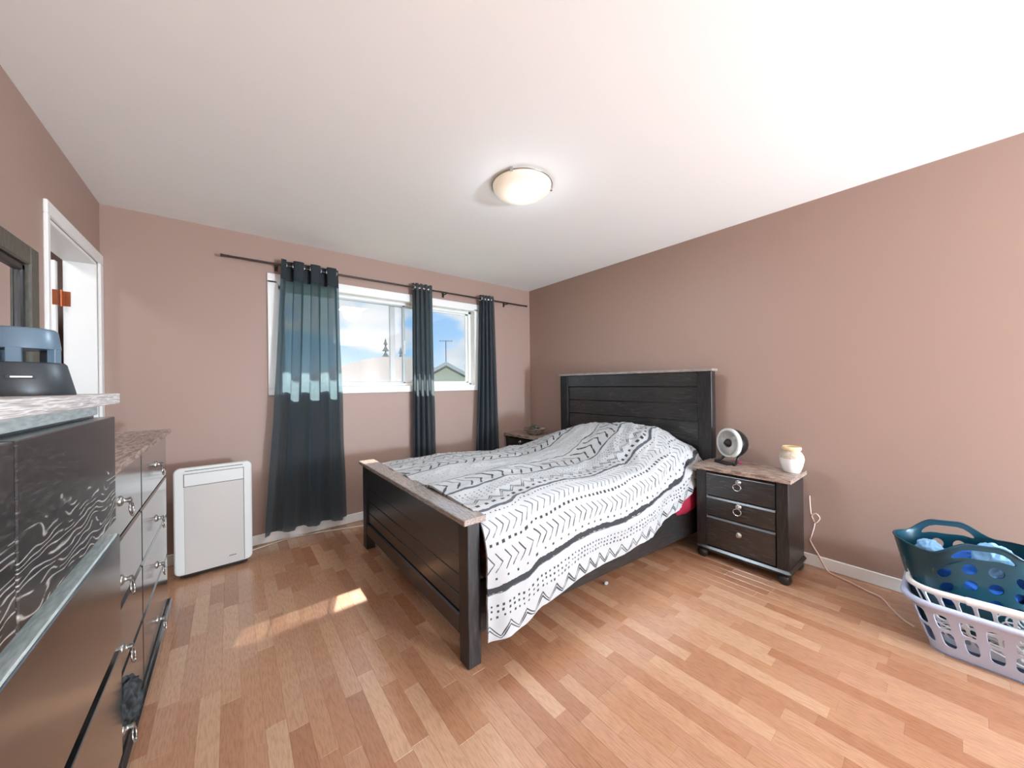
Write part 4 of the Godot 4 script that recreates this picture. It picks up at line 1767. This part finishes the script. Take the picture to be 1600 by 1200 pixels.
# ---------------------------------------------------------------- small things
func build_small_things() -> void:
	# desk fan on the nightstand, turned to the bed
	var nrm := Vector3(-0.884, 0.06, -0.466).normalized()
	var fp := Vector3(2.80, 0.65, -1.03)
	var fan := thing("desk_fan", "small black drum fan with a white spiral grille on the nightstand", "fan", fp)
	var c := Vector3(0.0, 0.147, 0.0)
	var side := nrm.cross(Vector3.UP).normalized()
	var upv := side.cross(nrm).normalized()
	var xf := Transform3D(Basis(side, nrm, -upv if Basis(side, nrm, -upv).determinant() > 0 else upv), c)
	var R := 0.104
	var dr := MB.new()
	dr.lathe([Vector2(0, -0.125), Vector2(0.045, -0.122), Vector2(0.078, -0.105), Vector2(0.098, -0.07), Vector2(0.104, -0.03), Vector2(0.100, -0.014), Vector2(0.085, -0.016), Vector2(0.0, -0.03)], 40, xf)
	obj("drum", dr, M.plastic_black, fan)
	var rg := MB.new()
	rg.lathe([Vector2(R - 0.012, -0.016), Vector2(R + 0.001, -0.026), Vector2(R + 0.001, -0.004), Vector2(R - 0.006, 0.002), Vector2(R - 0.014, 0.0), Vector2(R - 0.014, -0.012)], 48, xf)
	obj("grille_ring", rg, M.plastic_white, fan)
	var gr := MB.new()
	for k in 44:
		var pts := []
		for q in 7:
			var rr := lerpf(0.026, R - 0.010, q / 6.0)
			var an := TAU * k / 44 + 0.9 * q / 6.0
			pts.append(xf * Vector3(cos(an) * rr, 0.004 - 0.012 * pow(1.0 - q / 6.0, 2) - 0.006, sin(an) * rr))
		gr.tube(pts, 0.0019, 5)
	obj("spiral_grille", gr, M.plastic_white, fan)
	var hub := MB.new()
	hub.lathe([Vector2(0.030, -0.016), Vector2(0.030, -0.004), Vector2(0.024, 0.004), Vector2(0.012, 0.020), Vector2(0.004, 0.026), Vector2(0, 0.026)], 24, xf)
	obj("hub_cone", hub, M.plastic_black, fan)
	var bl := MB.new()
	for k in 3:
		var pb := []
		for i in 6:
			var row := []
			for j in 5:
				var rr2 := lerpf(0.02, 0.082, i / 5.0)
				var a2 := TAU * k / 3 + lerpf(-0.45, 0.45, j / 4.0)
				row.append(xf * Vector3(cos(a2) * rr2, -0.022 + 0.008 * (j / 4.0 - 0.5), sin(a2) * rr2))
			pb.append(row)
		bl.sheet(pb, [], 0.002)
	obj("blade", bl, M.plastic_grey, fan)
	var flat := Vector3(nrm.x, 0, nrm.z).normalized()
	var st := MB.new()
	var yaw := Basis(side, Vector3.UP, side.cross(Vector3.UP))
	for s in [-1.0, 1.0]:
		st.tube(curve([side * (0.088 * s) + flat * 0.03 + Vector3(0, 0.008, 0), side * (0.075 * s) + flat * 0.0 + Vector3(0, 0.012, 0), side * (0.06 * s) - flat * 0.03 + Vector3(0, 0.045, 0), side * (0.07 * s) - flat * 0.045 + Vector3(0, 0.10, 0)], 5), 0.009, 8)
	st.box(Vector3(-0.06, 0.0, -0.060), Vector3(0.06, 0.010, 0.020), 0.004, Transform3D(yaw, Vector3.ZERO))
	obj("stand", st, M.plastic_black, fan)
	# pink trinket
	var tk := MB.new()
	var pp := []
	for q in 40:
		var an3 := TAU * 2.0 * q / 39.0
		pp.append(Vector3(cos(an3) * 0.015, 0.004 + 0.018 * q / 39.0, sin(an3) * 0.013))
	tk.tube(pp, 0.0042, 7)
	var hb := obj("hair_tie", tk, M.pink)
	hb.position = Vector3(2.845, 0.65, -0.967)
	tag(hb, "small pink coiled hair tie beside the fan on the nightstand", "hair tie")
	# two-tone stoneware pot
	var pot := thing("pot", "small round white and tan glazed pot on the nightstand's plank top", "pot", Vector3(2.833, 0.65, -0.663))
	var body := MB.new()
	body.lathe([Vector2(0, 0), Vector2(0.040, 0), Vector2(0.045, 0.006), Vector2(0.056, 0.040), Vector2(0.064, 0.075), Vector2(0.0655, 0.092)], 40)
	obj("lower_body", body, M.glaze_white, pot)
	var sh := MB.new()
	sh.lathe([Vector2(0.0655, 0.092), Vector2(0.063, 0.108), Vector2(0.054, 0.126), Vector2(0.045, 0.137), Vector2(0.044, 0.142)], 40)
	obj("shoulder", sh, M.glaze_tan, pot)
	var ri := MB.new()
	ri.lathe([Vector2(0.044, 0.140), Vector2(0.051, 0.146), Vector2(0.052, 0.158), Vector2(0.047, 0.166), Vector2(0.041, 0.163), Vector2(0.040, 0.14), Vector2(0.055, 0.10), Vector2(0.05, 0.03), Vector2(0.0, 0.012)], 40)
	obj("rim", ri, M.glaze_cream, pot)
	# silver dish with trinkets on the far nightstand
	var dish := thing("dish", "silver dish of trinkets on the far corner nightstand", "dish", Vector3(2.77, 0.65, -3.06))
	var dd := MB.new()
	dd.lathe([Vector2(0, 0), Vector2(0.06, 0), Vector2(0.075, 0.012), Vector2(0.125, 0.055), Vector2(0.138, 0.072), Vector2(0.133, 0.074), Vector2(0.118, 0.058), Vector2(0.07, 0.018), Vector2(0, 0.012)], 40)
	obj("bowl", dd, M.chrome, dish)
	for k in 5:
		var rr3 := MB.new()
		var q3 := []
		for q in 24:
			var an4 := TAU * q / 24
			q3.append(Vector3(cos(an4) * (0.028 + 0.006 * k), 0, sin(an4) * (0.024 + 0.005 * k)))
		rr3.tube(q3, 0.006, 7, true)
		var bo := obj("bangle", rr3, M.pewter if k % 2 else M.mirror_frame)
		bo.position = Vector3(2.77 + 0.035 * cos(k * 2.2), 0.708 + 0.008 * k, -3.06 + 0.035 * sin(k * 2.2))
		bo.rotation = Vector3(0.3 * sin(k * 1.7), 0, 0.35 * cos(k * 2.9))
		tag(bo, "metal bangle heaped in the silver dish on the far nightstand", "bangle", "bangles in the silver dish")

	# diffuser on the tall chest
	var df := thing("diffuser", "slate-blue round plastic diffuser on top of the tall chest", "diffuser", Vector3(-0.283, 1.2315, -1.008))
	var lo := MB.new()
	lo.lathe([Vector2(0, 0), Vector2(0.060, 0), Vector2(0.0605, 0.002), Vector2(0.050, 0.054), Vector2(0.047, 0.057), Vector2(0, 0.057)], 48)
	obj("base", lo, M.slate, df)
	var hd := MB.new()
	hd.lathe([Vector2(0, 0.080), Vector2(0.0425, 0.080), Vector2(0.044, 0.081), Vector2(0.0405, 0.112), Vector2(0.037, 0.116), Vector2(0, 0.117)], 48)
	obj("head", hd, M.slate_light, df)
	var to_cam := atan2(1.008, 0.283)
	for k in 5:
		var an5 := to_cam + TAU * k / 5 + 0.18
		var po := MB.new()
		po.box(Vector3(0.034, 0.056, -0.008), Vector3(0.0445, 0.082, 0.008), 0.001, Transform3D(Basis(Vector3.UP, -an5), Vector3.ZERO))
		obj("post", po, M.slate_light, df)
	var sl := MB.new()
	var o2 := rounded(-0.0155, -0.0035, 0.0155, 0.0035, 0.0034, 5)
	var dirc := Vector3(cos(to_cam), 0, sin(to_cam))
	var sd := Vector3.UP.cross(dirc).normalized()
	sl.prism(o2, dirc * 0.0515 + Vector3(0, 0.032, 0), sd, Vector3.UP, dirc * 0.0040)
	obj("slot_frame", sl, M.rubber, df)
	var sl2 := MB.new()
	sl2.prism(rounded(-0.011, -0.0012, 0.011, 0.0012, 0.0011, 4), dirc * 0.0515 + Vector3(0, 0.032, 0), sd, Vector3.UP, dirc * 0.0045)
	obj("slot_light", sl2, M.pewter, df)
	# black cloth squeezed out between chest and dresser
	cloth_lump("black_cloth", "black cloth poking out between the tall chest and the long dresser", "cloth", Vector3(-0.205, 0.502, -1.232), Vector3(0.030, 0.052, 0.026), 0.006, 31, M.cloth_black, 0.4)

	# cords
	var c1 := MB.new()
	c1.tube(curve([Vector3(0.10, 0.005, -3.33), Vector3(0.20, 0.005, -3.355), Vector3(0.36, 0.005, -3.40), Vector3(0.50, 0.005, -3.385), Vector3(0.72, 0.005, -3.33), Vector3(1.0, 0.005, -3.25), Vector3(1.3, 0.005, -3.2)], 8), 0.0045, 7)
	tag(obj("cable", c1, M.cord), "pale cord lying on the floor along the window wall's baseboard", "cord")
	var c2 := MB.new()
	var xw := XR - 0.018
	c2.tube(curve([Vector3(xw, 0.47, -0.615), Vector3(xw, 0.40, -0.612), Vector3(xw, 0.33, -0.605), Vector3(xw - 0.01, 0.30, -0.585), Vector3(xw - 0.01, 0.335, -0.562), Vector3(xw - 0.012, 0.362, -0.58), Vector3(xw - 0.01, 0.34, -0.602), Vector3(xw, 0.29, -0.59), Vector3(xw, 0.20, -0.608), Vector3(xw, 0.165, -0.612), Vector3(xw - 0.012, 0.085, -0.565), Vector3(xw - 0.02, 0.02, -0.53), Vector3(2.985, 0.005, -0.50), Vector3(2.95, 0.005, -0.42), Vector3(2.90, 0.005, -0.33), Vector3(2.87, 0.005, -0.27), Vector3(2.78, 0.005, -0.225), Vector3(2.70, 0.005, -0.18), Vector3(2.655, 0.005, -0.135)], 8), 0.0045, 7)
	tag(obj("cable", c2, M.cord_pink), "pale cord looped behind the nightstand and trailing over the floor to the baskets", "cord")
	var c3 := MB.new()
	c3.tube(curve([Vector3(XR - 0.006, 0.62, -2.93), Vector3(XR - 0.006, 0.80, -2.86), Vector3(XR - 0.006, 0.98, -2.80), Vector3(XR - 0.006, 1.05, -2.74)], 8), 0.0035, 6)
	tag(obj("cable", c3, M.cord_pink), "thin pale cord running up the wall to the headboard's far end", "cord")
	# lint under the bed's edge
	cloth_lump("lint", "grey tuft of lint on the floor by the bed's side rail", "lint", Vector3(1.80, 0.006, -1.352), Vector3(0.016, 0.006, 0.010), 0.002, 51, mat(c8(190, 184, 176), 1.0), 0.2)
